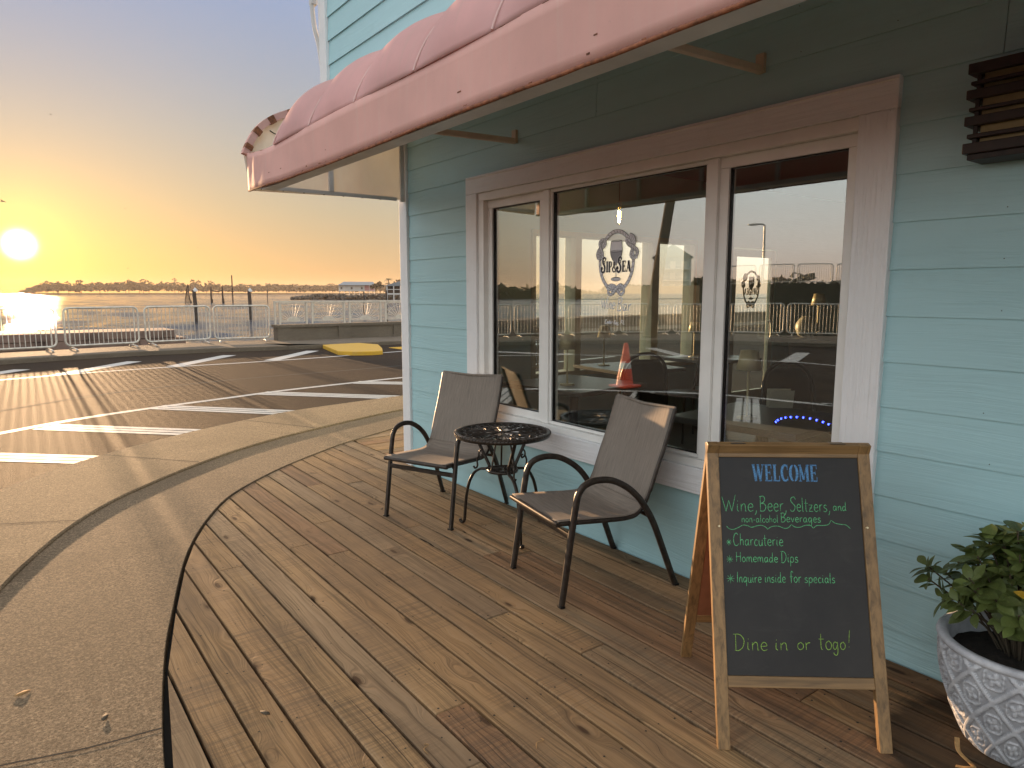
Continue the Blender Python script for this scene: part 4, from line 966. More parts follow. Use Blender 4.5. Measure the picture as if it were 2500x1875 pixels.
rib2(ck, [(p.x, p.y) for p in cr([(.350,.706,0),(.362,.715,0),(.385,.716,0),(.402,.720,0),(.411,.734,0)], 5)], wd*.9, mpS, .0012)
rib2(ck, [(p.x, p.y) for p in cr([(.411,.734,0),(.424,.724,0),(.444,.720,0),(.460,.718,0),(.474,.706,0)], 5)], wd*.9, mpS, .0012)
word(ck, '*', .054, .073, .648, .036, wd*.8, mpS, .0012); word(ck, 'Charcuterie', .079, .247, .646, .040, wd, mpS, .0012)
word(ck, '*', .052, .076, .590, .044, wd*.8, mpS, .0012); word(ck, 'Homemade', .086, .226, .592, .032, wd, mpS, .0012); word(ck, 'Dips', .236, .294, .592, .036, wd, mpS, .0012)
word(ck, '*', .050, .078, .524, .050, wd*.8, mpS, .0012); word(ck, 'Inquire', .084, .168, .525, .034, wd, mpS, .0012); word(ck, 'inside', .178, .248, .526, .034, wd, mpS, .0012); word(ck, 'for', .262, .300, .527, .036, wd, mpS, .0012); word(ck, 'specials', .310, .412, .527, .033, wd, mpS, .0012)
ck.build('menu_lettering', M['chalk_green'], fp, 'local')
cl_ = MB(); word(cl_, 'Dine', .068, .178, .308, .050, wd, mpS, .0012); word(cl_, 'in', .200, .244, .310, .046, wd, mpS, .0012); word(cl_, 'or', .272, .318, .312, .046, wd, mpS, .0012); word(cl_, 'to', .344, .388, .314, .056, wd, mpS, .0012); word(cl_, 'go', .388, .432, .315, .048, wd, mpS, .0012); word(cl_, '!', .436, .450, .322, .050, wd, mpS, .0012)
cl_.build('footer_lettering', M['chalk_lime'], fp, 'local')

# ------------------------------------------------------------------ pot and shrub
PX, PY = 2.545, .690
PT = thing('planter', 'grey cement flower pot with embossed quatrefoil lattice by the wall', 'planter', (PX, PY, 0))
def relief(a, zz):
    u = a/(2*math.pi)*11; v = zz*6.4
    d1, d2 = (u+v) % 1.0-.5, (u-v) % 1.0-.5
    edge = max(abs(d1), abs(d2)); h = .0
    if edge > .43: h += .006
    elif edge > .36: h -= .001
    rr = math.hypot(d1, d2); th = math.atan2(d2, d1)
    lobe = .30+.05*abs(math.cos(2*th))-.02
    if abs(rr-lobe) < .030: h += .004
    pet = .17*abs(math.cos(2*th+math.pi/4))+.05
    if rr < pet: h += .0045
    if rr < .045: h -= .003
    return h
def potr(z): 
    q = z/.36
    return .118+.107*math.sin(min(1, q*1.02)*math.pi/2)**.85
b = MB(); prof = []; nz = 110
for i in range(nz+1): z = .004+.336*i/nz; prof.append((potr(z), z))
b.lathe(prof, 360, (PX, PY, 0), fn=lambda a, i: 1.25*relief(a, prof[i][1])*min(1, i/6)*min(1, (nz-i)/4), close=False)
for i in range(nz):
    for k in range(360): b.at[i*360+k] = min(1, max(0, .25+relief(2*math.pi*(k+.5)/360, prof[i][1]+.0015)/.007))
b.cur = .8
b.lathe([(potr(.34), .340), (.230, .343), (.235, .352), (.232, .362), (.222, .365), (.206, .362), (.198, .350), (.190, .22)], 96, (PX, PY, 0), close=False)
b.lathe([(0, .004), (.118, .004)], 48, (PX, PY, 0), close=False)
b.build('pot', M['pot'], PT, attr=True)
b = MB(); b.grid(lambda u, v: (PX+.196*u*math.cos(2*math.pi*v), PY+.196*u*math.sin(2*math.pi*v), .300+.02*(1-u*u)+random.uniform(-.006, .006)), 14, 40); b.build('soil', M['soil'], PT)
SH = thing('potted_shrub', 'bushy green shrub with rounded leaves growing in the cement pot', 'plant', (PX, PY, .30))
def leaf_mesh(mb, base, d, up, L_, W_, cup):
    d = d.normalized(); s_ = d.cross(up).normalized(); n_ = s_.cross(d).normalized(); vs = []; m = 6
    prof = [.10, .50, .82, 1.0, .92, .60, .06]
    for i in range(m+1):
        q = i/m; c = base+d*(L_*q)+n_*(-cup*L_*q*q)
        for k in (-1, 0, 1): vs.append(c+s_*(k*W_*prof[i]/2)+n_*((.12*W_*prof[i]) if k else 0))
    mb.add(vs, [(i*3+k, i*3+k+1, (i+1)*3+k+1, (i+1)*3+k) for i in range(m) for k in range(2)], True)
lv, ly, st = MB(), MB(), MB(); rnd = random.Random(5)
tips = []
for k in range(120):
    for _ in range(40):
        th = rnd.uniform(0, 2*math.pi); el = rnd.uniform(.02, 1.5); rr = rnd.uniform(.5, 1.0)
        p = Vector((.235*rr*math.cos(th)*math.cos(el), .235*rr*math.sin(th)*math.cos(el), .16+.27*rr*math.sin(el)))
        if PX+p.x < 2.775 and all((p-q).length > .040 for q, _ in tips): break
    tips.append((p, Vector((math.cos(th)*math.cos(el), math.sin(th)*math.cos(el), math.sin(el)+.75)).normalized()))
extra = [(Vector((-.06, .265, .20)), Vector((-.3, .8, .5))), (Vector((-.03, .285, .235)), Vector((-.2, .6, .7))), (Vector((-.06, .215, .155)), Vector((-.4, .7, .1))), (Vector((-.04, .03, .43)), Vector((-.1, .1, 1))), (Vector((0, -.05, .42)), Vector((0, 0, 1)))]
for p, dd in tips+extra:
    B0 = Vector((PX, PY, .30)); P = B0+p; dd = dd.normalized()
    root = B0+Vector((p.x*.18, p.y*.18, .0)); st.tube(cr([root, B0+Vector((p.x*.45, p.y*.45, p.z*.55)), P], 4), .0028, 5, rs=None)
    nl = rnd.randint(5, 7); a0 = rnd.uniform(0, 6)
    s1 = dd.orthogonal().normalized(); s2 = dd.cross(s1)
    for j in range(nl):
        a = a0+2*math.pi*j/nl*1.0+rnd.uniform(-.25, .25); out = s1*math.cos(a)+s2*math.sin(a)
        d_ = (out+dd*rnd.uniform(.25, .9)).normalized(); L_ = rnd.uniform(.045, .080)
        mb = ly if rnd.random() < .012 else lv; mb.cur = min(1, max(0, rnd.gauss(.5, .25)))
        leaf_mesh(mb, P-dd*rnd.uniform(0, .03)+out*.004, d_, dd if abs(d_.dot(dd)) < .95 else s1, L_, L_*rnd.uniform(.46, .60), rnd.uniform(.02, .35))
lv.build('leaves', M['leaf'], SH, attr=True); ly.build('yellowing_leaves', M['leaf_y'], SH, attr=True); st.build('stems', M['stem'], SH)
rb = MB(); pts = cr([(PX-.17, PY+.10, .05), (PX-.19, PY+.085, .02), (PX-.20, PY+.05, .006), (PX-.225, PY+.03, .012), (PX-.245, PY+.045, .010), (PX-.25, PY+.07, .004)], 8)
rb.tube(pts, 0, flat=(.002, .014), up=(0, 0, 1), smooth=True); o = rb.build('ribbon_strip', M['dryleaf'], None, Vector((PX-.2, PY+.05, 0))); tag(o, 'curled tan ribbon strip lying beside the cement pot', 'ribbon')

# ------------------------------------------------------------------ wall lantern
LN = thing('wall_lantern', 'dark slatted wall lantern with parchment shade beside the window', 'lantern', (2.79, .86, 1.93))
lx0, lx1, lyA, lyB = 2.66, 2.79, .70, 1.01
c = MB(); zs = [(1.925, .034), (1.975, .014), (2.015, .030), (2.062, .012), (2.100, .030), (2.146, .012), (2.180, .034)]
for z, h in zs:
    e = .012 if h > .02 else .004
    c.box((lx0-e, lyA-e, z), (lx0+.016, lyB+e, z+h)); c.box((lx0+.0165, lyB-.016, z), (lx1, lyB+e, z+h)); c.box((lx0+.0165, lyA-e, z), (lx1, lyA+.016, z+h))
c.box((lx0+.010, lyB-.022, 1.91), (lx0+.020, lyB-.008, 2.20)); c.box((lx0+.010, lyA+.008, 1.91), (lx0+.020, lyA+.022, 2.20)); c.box((lx0, lyA, 1.905), (lx1, lyB, 1.9245))
c.build('slat_cage', M['lantern'], LN, bevel=.003)
c = MB(); c.box((lx0+.024, lyA+.026, 1.926), (lx1-.003, lyB-.026, 2.205)); c.build('shade', M['shade'], LN)

# ------------------------------------------------------------------ small litter
def crumb(name, label, pts, loc, rz, mat, cat='leaf', sc=1.0, grp=None):
    b = MB(); n = len(pts)
    b.add([(x*sc, y*sc, .0015+z*sc*.4) for x, y, z in pts]+[(0, 0, .006*sc)], [(i, (i+1) % n, n) for i in range(n)], True)
    o = b.build(name, mat, None, Vector((0, 0, 0)), solid=.001); o.location = loc; o.rotation_euler = (0, 0, rz); tag(o, label, cat, grp)
LP = [(-.03, 0, .004), (-.012, .012, .002), (.012, .013, .006), (.032, .002, .001), (.012, -.011, .007), (-.012, -.012, .0)]
crumb('fallen_leaf', 'pale tan fallen leaf on the concrete path left of the deck', LP, (-.02, 2.98, .004), .3, M['dryleaf'], sc=.9)
crumb('fallen_leaf', 'dark curled leaf on the concrete path beside the deck edge', LP, (.205, 2.63, .005), 1.2, M['stem'], sc=.8)
crumb('fallen_leaf', 'small brown leaf scrap on the deck left of the table', LP, (2.03, 4.2, .001), .8, M['stem'], sc=.7)
crumb('fallen_leaf', 'torn grey leaf on the lower deck boards', LP, (.66, 2.33, .001), 2.0, M['stem'], sc=.8)
for (x, y, a, lab) in ((1.33, 1.62, .4, 'pale curled grass blade on the deck boards before the sign'), (1.02, 1.82, 1.1, 'short straw bit in a deck gap at the lower deck'), (2.40, 2.02, 2.2, 'thin straw scrap on the deck behind the nearer chair')):
    b = MB(); b.tube(cr([(-.03, 0, .003), (-.005, .012, .004), (.012, -.004, .006), (.022, .01, .003)], 5), .0014, 4); o = b.build('straw_scrap', M['dryleaf'], None, Vector((0, 0, 0))); o.location = (x, y, .001); o.rotation_euler = (0, 0, a); tag(o, lab, 'straw')

# ------------------------------------------------------------------ quay: barriers, parapet, railing
def pt_on(P, d0):
    acc = 0
    for a, b in zip(P, P[1:]):
        l = (b-a).length
        if acc+l >= d0: return a.lerp(b, (d0-acc)/l)
        acc += l
    return P[-1]
def make_barrier(w):
    t = thing('crowd_barrier', 'x', 'barrier', (0, 0, 0), 0, 'steel crowd barriers along the quay')
    b = MB(); h0, h1, r = .10, 1.04, .12; hw = w/2-.03; P = []
    for cx, cz, a0 in ((hw-r, h1-r, 0), (-hw+r, h1-r, 90), (-hw+r, h0+r, 180), (hw-r, h0+r, 270)):
        for k in range(5): a = R(a0+90*k/4); P.append((cx+r*math.cos(a), 0, cz+r*math.sin(a)))
    b.tube(P, .025, 8, closed=True); b.build('frame', M['galv'], t, 'local')
    b = MB(); n = 15
    for k in range(n):
        x = -hw+.10+(2*hw-.20)*k/(n-1); b.tube([(x, 0, h0+.0), (x, 0, h1)], 0.0095 if 0 < k < n-1 else .019, 6)
    b.build('bar_infill', M['galv'], t, 'local')
    for s in (-1, 1):
        b = MB(); x = s*(hw-.16)
        b.tube([(x, 0, h0), (x, 0, .03)], .016, 6); b.tube(cr([(x, -.26, .006), (x, -.20, .03), (x, 0, .045), (x, .20, .03), (x, .26, .006)], 3), 0, flat=(.012, .05), up=(0, 0, 1)); b.build('foot', M['galv'], t, 'local')
    return t
BP = [(-.58, 20.02), (1.33, 20.42), (3.20, 20.86), (5.08, 21.18), (6.62, 20.84)]
labs = ['galvanised crowd barrier farthest from the parapet, in front of the low seawall under the sun', 'galvanised crowd barrier whose whole width stands before the brick-like seawall courses', 'galvanised crowd barrier in front of the end of the low seawall', 'galvanised crowd barrier butting against the concrete parapet']
first = None
for i in range(4):
    a, b = Vector(BP[i]), Vector(BP[i+1]); c = (a+b)/2; d_ = b-a; rz = math.atan2(d_.y, d_.x)
    if first is None: first = make_barrier(1.80); first.location = (c.x, c.y, .05); first.rotation_euler = (0, 0, rz); first['label'] = labs[0]
    else:
        o = dup(first, (c.x, c.y, .05), rz, labs[i])
        if i == 3: o.scale = (.87, 1, 1)
INN = smooth2([(-.62, 20.0), (-4, 19.0), (-8, 17.85), (-11.5, 16.45), (-14, 14.8), (-15.9, 12.6), (-16.9, 9.8), (-17.4, 5), (-17.5, -20)])
for i in range(17):
    a, b = pt_on(INN, i*1.86), pt_on(INN, (i+1)*1.86); c = (a+b)/2; d_ = a-b
    dup(first, (c.x, c.y, .05), math.atan2(d_.y, d_.x), 'steel crowd barrier on the curving quay, seen mirrored in the window glass')
PW = thing('quay_parapet', 'low concrete quay parapet with recessed panels under the sunburst railing', 'parapet', (12, 20.9, .05))
b = MB(); b.box((6.74, 20.62, -.5), (34, 20.98, .44)); b.box((6.70, 20.56, .4405), (34, 21.04, .52))
x = 6.74
while x < 32:
    b.box((x, 20.585, .04), (x+.42, 20.6195, .4395)); x += 1.9
b.box((6.74, 20.572, .04), (34, 20.6190, .118)); b.build('wall', M['quay'], PW)
RL = thing('sunburst_railing', 'pale steel quay railing with half-sun panels on the concrete parapet', 'railing', (12, 20.8, .52))
b = MB(); b.box((6.72, 20.765, 1.175), (34, 20.835, 1.225)); b.build('top_rail', M['steel'], RL)
xs = [6.80, 7.80, 9.02, 10.28, 11.54, 12.8, 14.06, 15.32]
post0 = pan0 = None
for i, x in enumerate(xs):
    for dx in (-.09, .09):
        if i == 0 and dx < 0: dx = -.05
        if post0 is None:
            b = MB(); b.box((x+dx-.025, 20.775, .5215), (x+dx+.025, 20.825, 1.174)); post0 = b.build('post', M['steel'], RL); px0 = x+dx
        else:
            c = post0.copy(); COL.objects.link(c); c.parent = RL; c.location = (x+dx-px0, 0, 0)
    if i+1 < len(xs):
        wv = xs[i+1]-x-.24; xc = x+.12
        b = MB(); y = 20.80
        b.box((xc, y-.012, .600), (xc+wv, y+.012, .625)); b.box((xc, y-.012, 1.135), (xc+wv, y+.012, 1.160)); b.box((xc, y-.0115, .6255), (xc+.02, y+.0115, 1.1345)); b.box((xc+wv-.02, y-.0115, .6255), (xc+wv, y+.0115, 1.1345))
        cx = xc+wv/2
        b.prism([(cx+.20*math.cos(R(a)), .626+.13*math.sin(R(a))) for a in range(0, 181, 12)], -.008, .008, Matrix.Translation((0, y, 0)) @ Matrix.Rotation(R(90), 4, 'X'))
        for a in range(8, 180, 14):
            e = R(a); k1 = min((wv/2-.02)/max(1e-3, abs(math.cos(e))), .505/max(1e-3, math.sin(e)))
            b.tube([(cx+.17*math.cos(e), y, .626+.11*math.sin(e)), (cx+k1*math.cos(e), y, .626+k1*math.sin(e))], .008, 5)
        b.tube([(cx+(wv/2-.03)*math.cos(R(a)), y, .626+.46*math.sin(R(a))) for a in range(0, 181, 10)], .008, 5)
        b.build('half_sun_panel', M['steel'], RL)
# far seawall of the basin
SW = thing('stepped_seawall', 'low brown masonry seawall with three courses beyond the crowd barriers', 'seawall', (-5, 30.5, -1.3))
b = MB(); rnd = random.Random(3)
for k in range(5):
    z1 = -.02-.30*k; x1 = 5.9+(.35*k if k < 3 else 1.0); x = -70
    b.box((-70, 30.62, z1-.30), (x1, 33.0, z1-.001))
    while x < x1-.3:
        L_ = min(rnd.uniform(1.6, 3.2), x1-x); e = rnd.uniform(-.03, .03); b.box((x+.012, 30.50+e-.02*k, z1-.285), (x+L_-.012, 30.6195, z1-.004-rnd.uniform(0, .02))); x += L_
b.build('wall', m_plain('brown_masonry', (.20, .13, .10), .85, 0, .35, 1.2, .6, 14), SW)

# ------------------------------------------------------------------ pilings and the ruined pier
def pile(loc, h, r, lean, lab, grp=None, cap=False, nm='piling'):
    b = MB(); lx, ly = lean; P = [(0, 0, -1.0), (lx*.3, ly*.3, h*.33), (lx*.62, ly*.62, h*.66), (lx, ly, h)]
    b.tube(P, r, 8, rs=[1.1, 1.0, .97, .85])
    o = b.build(nm, M['pile'], None, Vector((0, 0, 0))); o.location = loc; tag(o, lab, 'piling', grp)
    if cap:
        c = MB(); c.lathe([(r*1.15, h-.12), (r*1.2, h), (.02, h+.22)], 8); c.build('cap', M['white'], o, 'local')
    return o
def far(px, dist):
    a = R(36.8)+math.atan((px-1250)/1705.0); return (dist*math.sin(a), dist*math.cos(a))
WL = -1.3
for px, dist, h, r, lean, lab, cap in ((476.5, 66, 3.0, .17, (-.1, 0), 'dark mooring piling with a pale cap, rising behind the third barrier', True), (610.5, 72, 3.0, .18, (-.1, 0), 'dark mooring piling with a bird-like pale tip, behind the fourth barrier', True), (567.5, 200, 7.4, .17, (0, 0), 'tall thin pole standing alone beside the ruined pier', False), (652.5, 210, 3.4, .10, (0, 0), 'short thin stake far out between the ruin and the jetty', False), (888, 80, 2.9, .10, (0, 0), 'slim stake in the water behind the second sunburst panel', False), (943, 70, 3.0, .11, (0, 0), 'slim stake in the water near the corner post', False)):
    x, y = far(px, dist); pile((x, y, WL), h, r, lean, lab, None, cap)
for k, (dx, ln, h) in enumerate(((-.7, (.9, 0), 4.6), (-.2, (.6, .3), 5.0), (.35, (.25, 0), 4.8), (.9, (-.5, 0), 3.2), (1.3, (-.9, 0), 1.6))):
    x, y = far(456, 200); pile((x+dx*.8, y-dx*.6, WL), h, .12, ln, ['leaning timber at the left of the broken pile cluster', 'leaning timber crossing its neighbour in the broken pile cluster', 'tallest upright timber of the broken pile cluster', 'short timber leaning left in the broken pile cluster', 'stub timber at the right foot of the broken pile cluster'][k], 'broken pile cluster')
RP_ = thing('ruined_pier', 'ruined pier frame with two pile bents and a sagging beam out in the bay', 'ruin', (*far(530, 200), WL))
b = MB(); c = Vector((*far(530, 200), 0)); tv = Vector((math.cos(R(36.8+20)), -math.sin(R(36.8+20)), 0))
b = MB(); b.tube([c+tv*-1.6+Vector((0, 0, WL+3.3)), c+Vector((0, 0, WL+3.05)), c+tv*1.7+Vector((0, 0, WL+3.4))], .14, 6); b.build('beam', M['pile'], RP_)
for d_, hs in ((-1.9, (4.3, 4.5, 1.2)), (1.9, (4.6, 4.2, 1.3))):
    for k, h in enumerate(hs):
        b = MB(); p0 = c+tv*(d_+.32*(k-1)); b.tube([p0+Vector((0, 0, WL-1)), p0+tv*(.1*(1-k))+Vector((0, 0, WL+h))], .12, 6); b.build('post', M['pile'], RP_)

# ------------------------------------------------------------------ far shore
isl = MB(); rnd = random.Random(11)
def crown_lump(mb, x, y, z, rx, rz, n=26):
    for k in range(n):
        th = rnd.uniform(0, 6.283); ph = rnd.uniform(-.5, 1.5); q = rnd.uniform(.6, 1.0)
        p = Vector((x+rx*q*math.cos(th)*math.cos(ph), y+rx*q*math.sin(th)*math.cos(ph), z+rz*q*math.sin(ph))); s = rx*rnd.uniform(.22, .42)
        a = Vector((rnd.gauss(0, 1), rnd.gauss(0, 1), rnd.gauss(0, .6))).normalized()*s; b_ = Vector((rnd.gauss(0, 1), rnd.gauss(0, 1), rnd.gauss(0, .6))).normalized()*s
        mb.add([p-a-b_*.3, p+b_*.8, p+a-b_*.3, p-b_*.8], [(0, 1, 2, 3)])
px = 66
while px < 1150:
    dist = 1450+rnd.uniform(-60, 60); x, y = far(px, dist)
    env = min(1, (px-60)/40)*.5+.25+.30*math.exp(-((px-370)/190)**2)+(.12 if 90 < px < 110 else 0)+(.12 if px > 560 else 0)*min(1, (px-560)/80)
    h = 18*env*rnd.uniform(.75, 1.18); rx = rnd.uniform(6, 11)
    crown_lump(isl, x, y, h*.55, rx, h*.45, 34)
    if rnd.random() < .14: crown_lump(isl, x, y, h*1.12, rx*.6, h*.16, 22); isl.tube([(x, y, 0), (x, y, h*1.1)], .5, 5)
    px += rnd.uniform(2.2, 4.2)
struct(isl.build('treeline', M['treefar']), 'stuff')
il = MB(); il.prism([far(60, 1430), far(300, 1405), far(700, 1400), far(1250, 1390), far(1250, 1700), far(60, 1650)], -2, .9); struct(il.build('island', M['land']))
# jetty of rocks
jm = MB()
for k in range(420):
    px = rnd.uniform(712, 1100); u = (px-712)/388; dist = 300-30*u+rnd.uniform(-6, 6); x, y = far(px, dist)
    jm.blob((x, y, WL+.3+rnd.uniform(0, 1.6)*min(1, u*5+.15)), (rnd.uniform(.5, 1.2), rnd.uniform(.5, 1.2), rnd.uniform(.4, .8)), 6, .25, False)
struct(jm.build('rock_jetty', M['rock']), 'stuff')
jl = MB(); jl.prism([far(780, 315), far(800, 300), far(1150, 300), far(1150, 620), far(800, 600)], -2.5, .35); struct(jl.build('shore_land', M['land']))
def far_house(nm, lab, px0, px1, dist, z0, zs, ze, zr, wm, deep=14, stilts=True, gable=False, pinkend=False):
    a = Vector((*far(px0, dist), 0)); b_ = Vector((*far(px1, dist), 0)); wv = (b_-a).length; ang = math.atan2((b_-a).y, (b_-a).x)
    t = thing(nm, lab, 'house', (a.x, a.y, z0), ang)
    m_ = MB(); m_.box((0, 2.5, zs-z0), (wv, deep, ze-z0)); wl = m_.build('wall', wm, t, 'local')
    if pinkend: m_ = MB(); m_.box((wv*.72, 2.3, zs-z0), (wv+.2, deep+.2, ze-z0+.05)); m_.build('end_wall', M['pinkwall'], t, 'local')
    m_ = MB(); e = .9
    if gable: m_.add([(-e, -.2, ze-z0), (wv/2, -.2, zr-z0), (wv+e, -.2, ze-z0), (-e, deep+e, ze-z0), (wv/2, deep+e, zr-z0), (wv+e, deep+e, ze-z0)], [(0, 1, 4, 3), (1, 2, 5, 4), (0, 2, 1), (3, 4, 5), (0, 3, 5, 2)])
    else: m_.add([(-e, -.6, ze-z0), (wv+e, -.6, ze-z0), (wv+e, deep+e, ze-z0), (-e, deep+e, ze-z0), (wv*.13, deep*.5, zr-z0), (wv-.5, deep*.5, zr-z0)], [(0, 1, 5, 4), (1, 2, 5), (2, 3, 4, 5), (3, 0, 4), (0, 3, 2, 1)])
    m_.build('roof', M['roofmetal'], t, 'local')
    m_ = MB(); m_.box((-.2, 0, zs-z0-.3), (wv+.2, deep, zs-z0-.005)); m_.box((-.2, 0, zs-z0+.95), (wv+.2, .12, zs-z0+1.1)); m_.build('deck', M['white'], t, 'local')
    nc = max(4, int(wv/3))
    for k in range(nc+1):
        x = wv*k/nc; m_ = MB(); m_.box((x-.13, .0, 0), (x+.13, .26, ze-z0)); m_.build('post', M['white'], t, 'local')
        if stilts and k % 2 == 0: m_ = MB(); m_.box((x-.15, deep*.6, 0), (x+.15, deep*.6+.3, zs-z0-.3)); m_.build('stilt', M['pile'], t, 'local')
    for k in range(max(2, int(wv/5))):
        x = 1.5+k*(wv-3)/max(1, int(wv/5)-1) if wv > 6 else 1.2+k*2.4
        m_ = MB(); m_.box((x-.6, 2.42, zs-z0+.8), (x+.6, 2.495, zs-z0+2.2)); m_.build('window', M['black'], t, 'local')
    return t
far_house('stilt_house', 'long pale house on stilts with grey metal roof and pink end wall beyond the jetty', 828, 914, 480, .35, 3.0, 6.6, 9.0, M['housewall'], 16, True, False, True)
pv = far_house('waterside_pavilion', 'small pavilion on posts with pale blue roof beside the corner post', 945, 1010, 190, WL, 1.35, 3.3, 4.6, M['pile'], 6, True, True)
def tree_obj(nm, lab, loc, h, rx, mat, grp=None, n=160, cat='tree'):
    t = thing(nm, lab, cat, loc, 0, grp); b = MB(); b.tube([(0, 0, 0), (rx*.05, 0, h*.4), (0, rx*.05, h*.75)], h*.028, 6, rs=[1.2, .9, .5]); 
    for k in range(4): a = rnd.uniform(0, 6.28); b.tube([(0, 0, h*.45), (rx*.5*math.cos(a), rx*.5*math.sin(a), h*.72)], h*.012, 5)
    b.build('trunk', M['bark'], t, 'local')
    c = MB()
    for k in range(7):
        a = rnd.uniform(0, 6.28); q = rnd.uniform(.1, .6); crown_lump(c, rx*q*math.cos(a), rx*q*math.sin(a), h*rnd.uniform(.55, .85), rx*rnd.uniform(.35, .55), h*.16, n//7)
    c.build('crown', mat, t, 'local'); return t
for px, dist, h, lab in ((917, 470, 7.5, 'dark bushy tree beside the pink end wall of the stilt house'), (928, 460, 8.5, 'dark rounded tree left of the far palm'), (970, 430, 9, 'dark tree showing above the pavilion roof')):
    x, y = far(px, dist); tree_obj('shore_tree', lab, (x, y, .35), h, 4.2, M['treefar'])
def palm(lab, loc, h, lean, r=.16, nf=22, fl=2.2, grp=None):
    t = thing('palm_tree', lab, 'palm', loc, 0, grp); b = MB(); P = [(lean*q*(.6+.4*q), 0, h*q) for q in (0, .15, .3, .45, .6, .75, .9, 1)]
    b.tube(P, r, 10, rs=[1.35, 1.1, 1.0, .96, .92, .9, .9, .95]); b.build('trunk', M['bark'], t, 'local')
    c = MB()
    for k in range(nf):
        a = 2*math.pi*k/nf+rnd.uniform(-.15, .15); up = rnd.uniform(-.25, 1.0); top = Vector((lean, 0, h)); d_ = Vector((math.cos(a), math.sin(a), up)).normalized()
        sp = [top+d_*fl*q+Vector((0, 0, -fl*.55*q*q)) for q in [i/9 for i in range(10)]]; sd = d_.cross(Vector((0, 0, 1))).normalized()
        c.cur = rnd.random(); c.tube(sp, .012*fl/2, 4)
        for i in range(1, 10):
            for s in (-1, 1):
                for e in (0, .5):
                    p = sp[i-1].lerp(sp[i], e); l = fl*.32*(1-abs(i/9-.45)); tip = p+sd*(s*l)+d_*(l*.5)+Vector((0, 0, -l*.35)); wv = d_*(fl*.016); c.add([p-wv, p+wv, tip], [(0, 1, 2)])
    c.build('crown', M['frond'], t, 'local', attr=True); return t
x, y = far(948, 440); palm('feathery palm rising above the far shore trees', (x, y, .35), 9.5, .3, .3, 20, 3.0)
# gulls
def gull(px, py, dist, span, lab, rz=0, grp=None):
    a = R(36.8)+math.atan((px-1250)/1705.0); x, y = dist*math.sin(a), dist*math.cos(a)
    D_ = dist*math.cos(math.atan((px-1250)/1705.0)); z = H+(715-py)/1705*D_*1.0
    b = MB(); b.blob((0, 0, 0), (.07*span, .20*span, .055*span), 8)
    b.blob((0, .20*span, .015*span), (.045*span, .07*span, .04*span), 6)
    for s in (-1, 1):
        b.add([(0, .06*span, .02*span), (s*.22*span, .09*span, .10*span), (s*.5*span, -.03*span, .03*span), (s*.24*span, -.04*span, .085*span), (0, -.08*span, .01*span)], [(0, 1, 3, 4), (1, 2, 3)])
    b.add([(-.03*span, -.17*span, 0), (.03*span, -.17*span, 0), (.05*span, -.30*span, 0), (-.05*span, -.30*span, 0)], [(0, 1, 2, 3)])
    o = b.build('gull', M['bird'], None, Vector((0, 0, 0)), solid=.01*span); o.location = (x, y, z); o.rotation_euler = (0, .25, rz); tag(o, lab, 'bird', 'gulls over the bay'); return o
gull(27, 497, 150, 1.5, 'largest gull, wings spread, just above and left of the sun', 1.0)
for k, (px, py, lab) in enumerate(((160, 297, 'lone tiny gull high above the sun'), (320, 514, 'tiny gull right of the sun in plain sky'), (185, 635, 'tiny gull low right of the sun above the island tip'), (316, 656, 'tiny gull above the middle of the island trees'), (425, 667, 'tiny gull low over the ruined pier side of the island'), (490, 607, 'tiny gull above the capped piling'), (598, 612, 'tiny gull above the fourth barrier'), (577, 651, 'tiny gull just over the tall thin pole'), (140, 590, 'tiny gull in the yellow glow beside the sun'))):
    gull(px, py, 330, 1.35, lab, rnd.uniform(0, 3))

# ------------------------------------------------------------------ inside the bar
def cafe_table(lab, x, y, w, d, rz=0, h=.75):
    t = thing('cafe_table', lab, 'table', (x, y, .03), rz, 'dark tables inside the bar')
    b = MB(); b.box((-w/2, -d/2, h-.035), (w/2, d/2, h)); b.build('top', M['tabletop'], t, 'local', bevel=.006)
    b = MB(); b.tube([(0, 0, .03), (0, 0, h-.036)], .035, 10); b.build('column', M['black'], t, 'local')
    b = MB(); b.box((-w*.3, -.03, 0), (w*.3, .03, .03)); b.box((-.03, -d*.3, .0305), (.03, d*.3, .045)); b.build('base', M['black'], t, 'local'); return t
cafe_table('dark square table nearest the glass inside the centre pane', 3.55, 3.95, .80, .80, R(8))
cafe_table('dark square table behind the first one, under the pendant bulb', 4.78, 4.55, .75, .75, R(-8))
cafe_table('dark table inside near the cream mullion of the end window', 6.15, 4.65, .80, .70)
cafe_table('dark table behind the narrow pane over the chalkboard, holding the largest gold lamp', 3.42, 2.22, .75, .75, R(5))
def bistro_chair():
    t = thing('cafe_chair', 'x', 'chair', (0, 0, 0), 0, 'black round-backed chairs inside the bar')
    b = MB(); b.lathe([(0, .44), (.20, .44), (.21, .455), (.20, .47), (0, .465)], 24); b.build('seat', M['black'], t, 'local')
    b = MB(); P = cr([(-.19, .17, .46), (-.195, .21, .70), (-.16, .235, .86), (-.08, .25, .93), (0, .252, .945), (.08, .25, .93), (.16, .235, .86), (.195, .21, .70), (.19, .17, .46)], 4); b.tube(P, .014, 8); b.build('back_frame', M['black'], t, 'local')
    b = MB()
    def fn(u, v):
        z = .50+.40*v; hw = .18*math.sqrt(max(.05, 1-max(0, (z-.72)/.22)**2)); return ((u-.5)*2*hw, .19+.06*v+.02*(1-((u-.5)*2)**2), z)
    b.grid(fn, 10, 10); b.build('backrest', M['black'], t, 'local', solid=.006)
    for x, y in ((-.16, -.14), (.16, -.14), (-.17, .16), (.17, .16)):
        b = MB(); b.tube([(x*1.15, y*1.15, 0), (x, y, .445)], .012, 8); b.build('leg', M['black'], t, 'local')
    return t
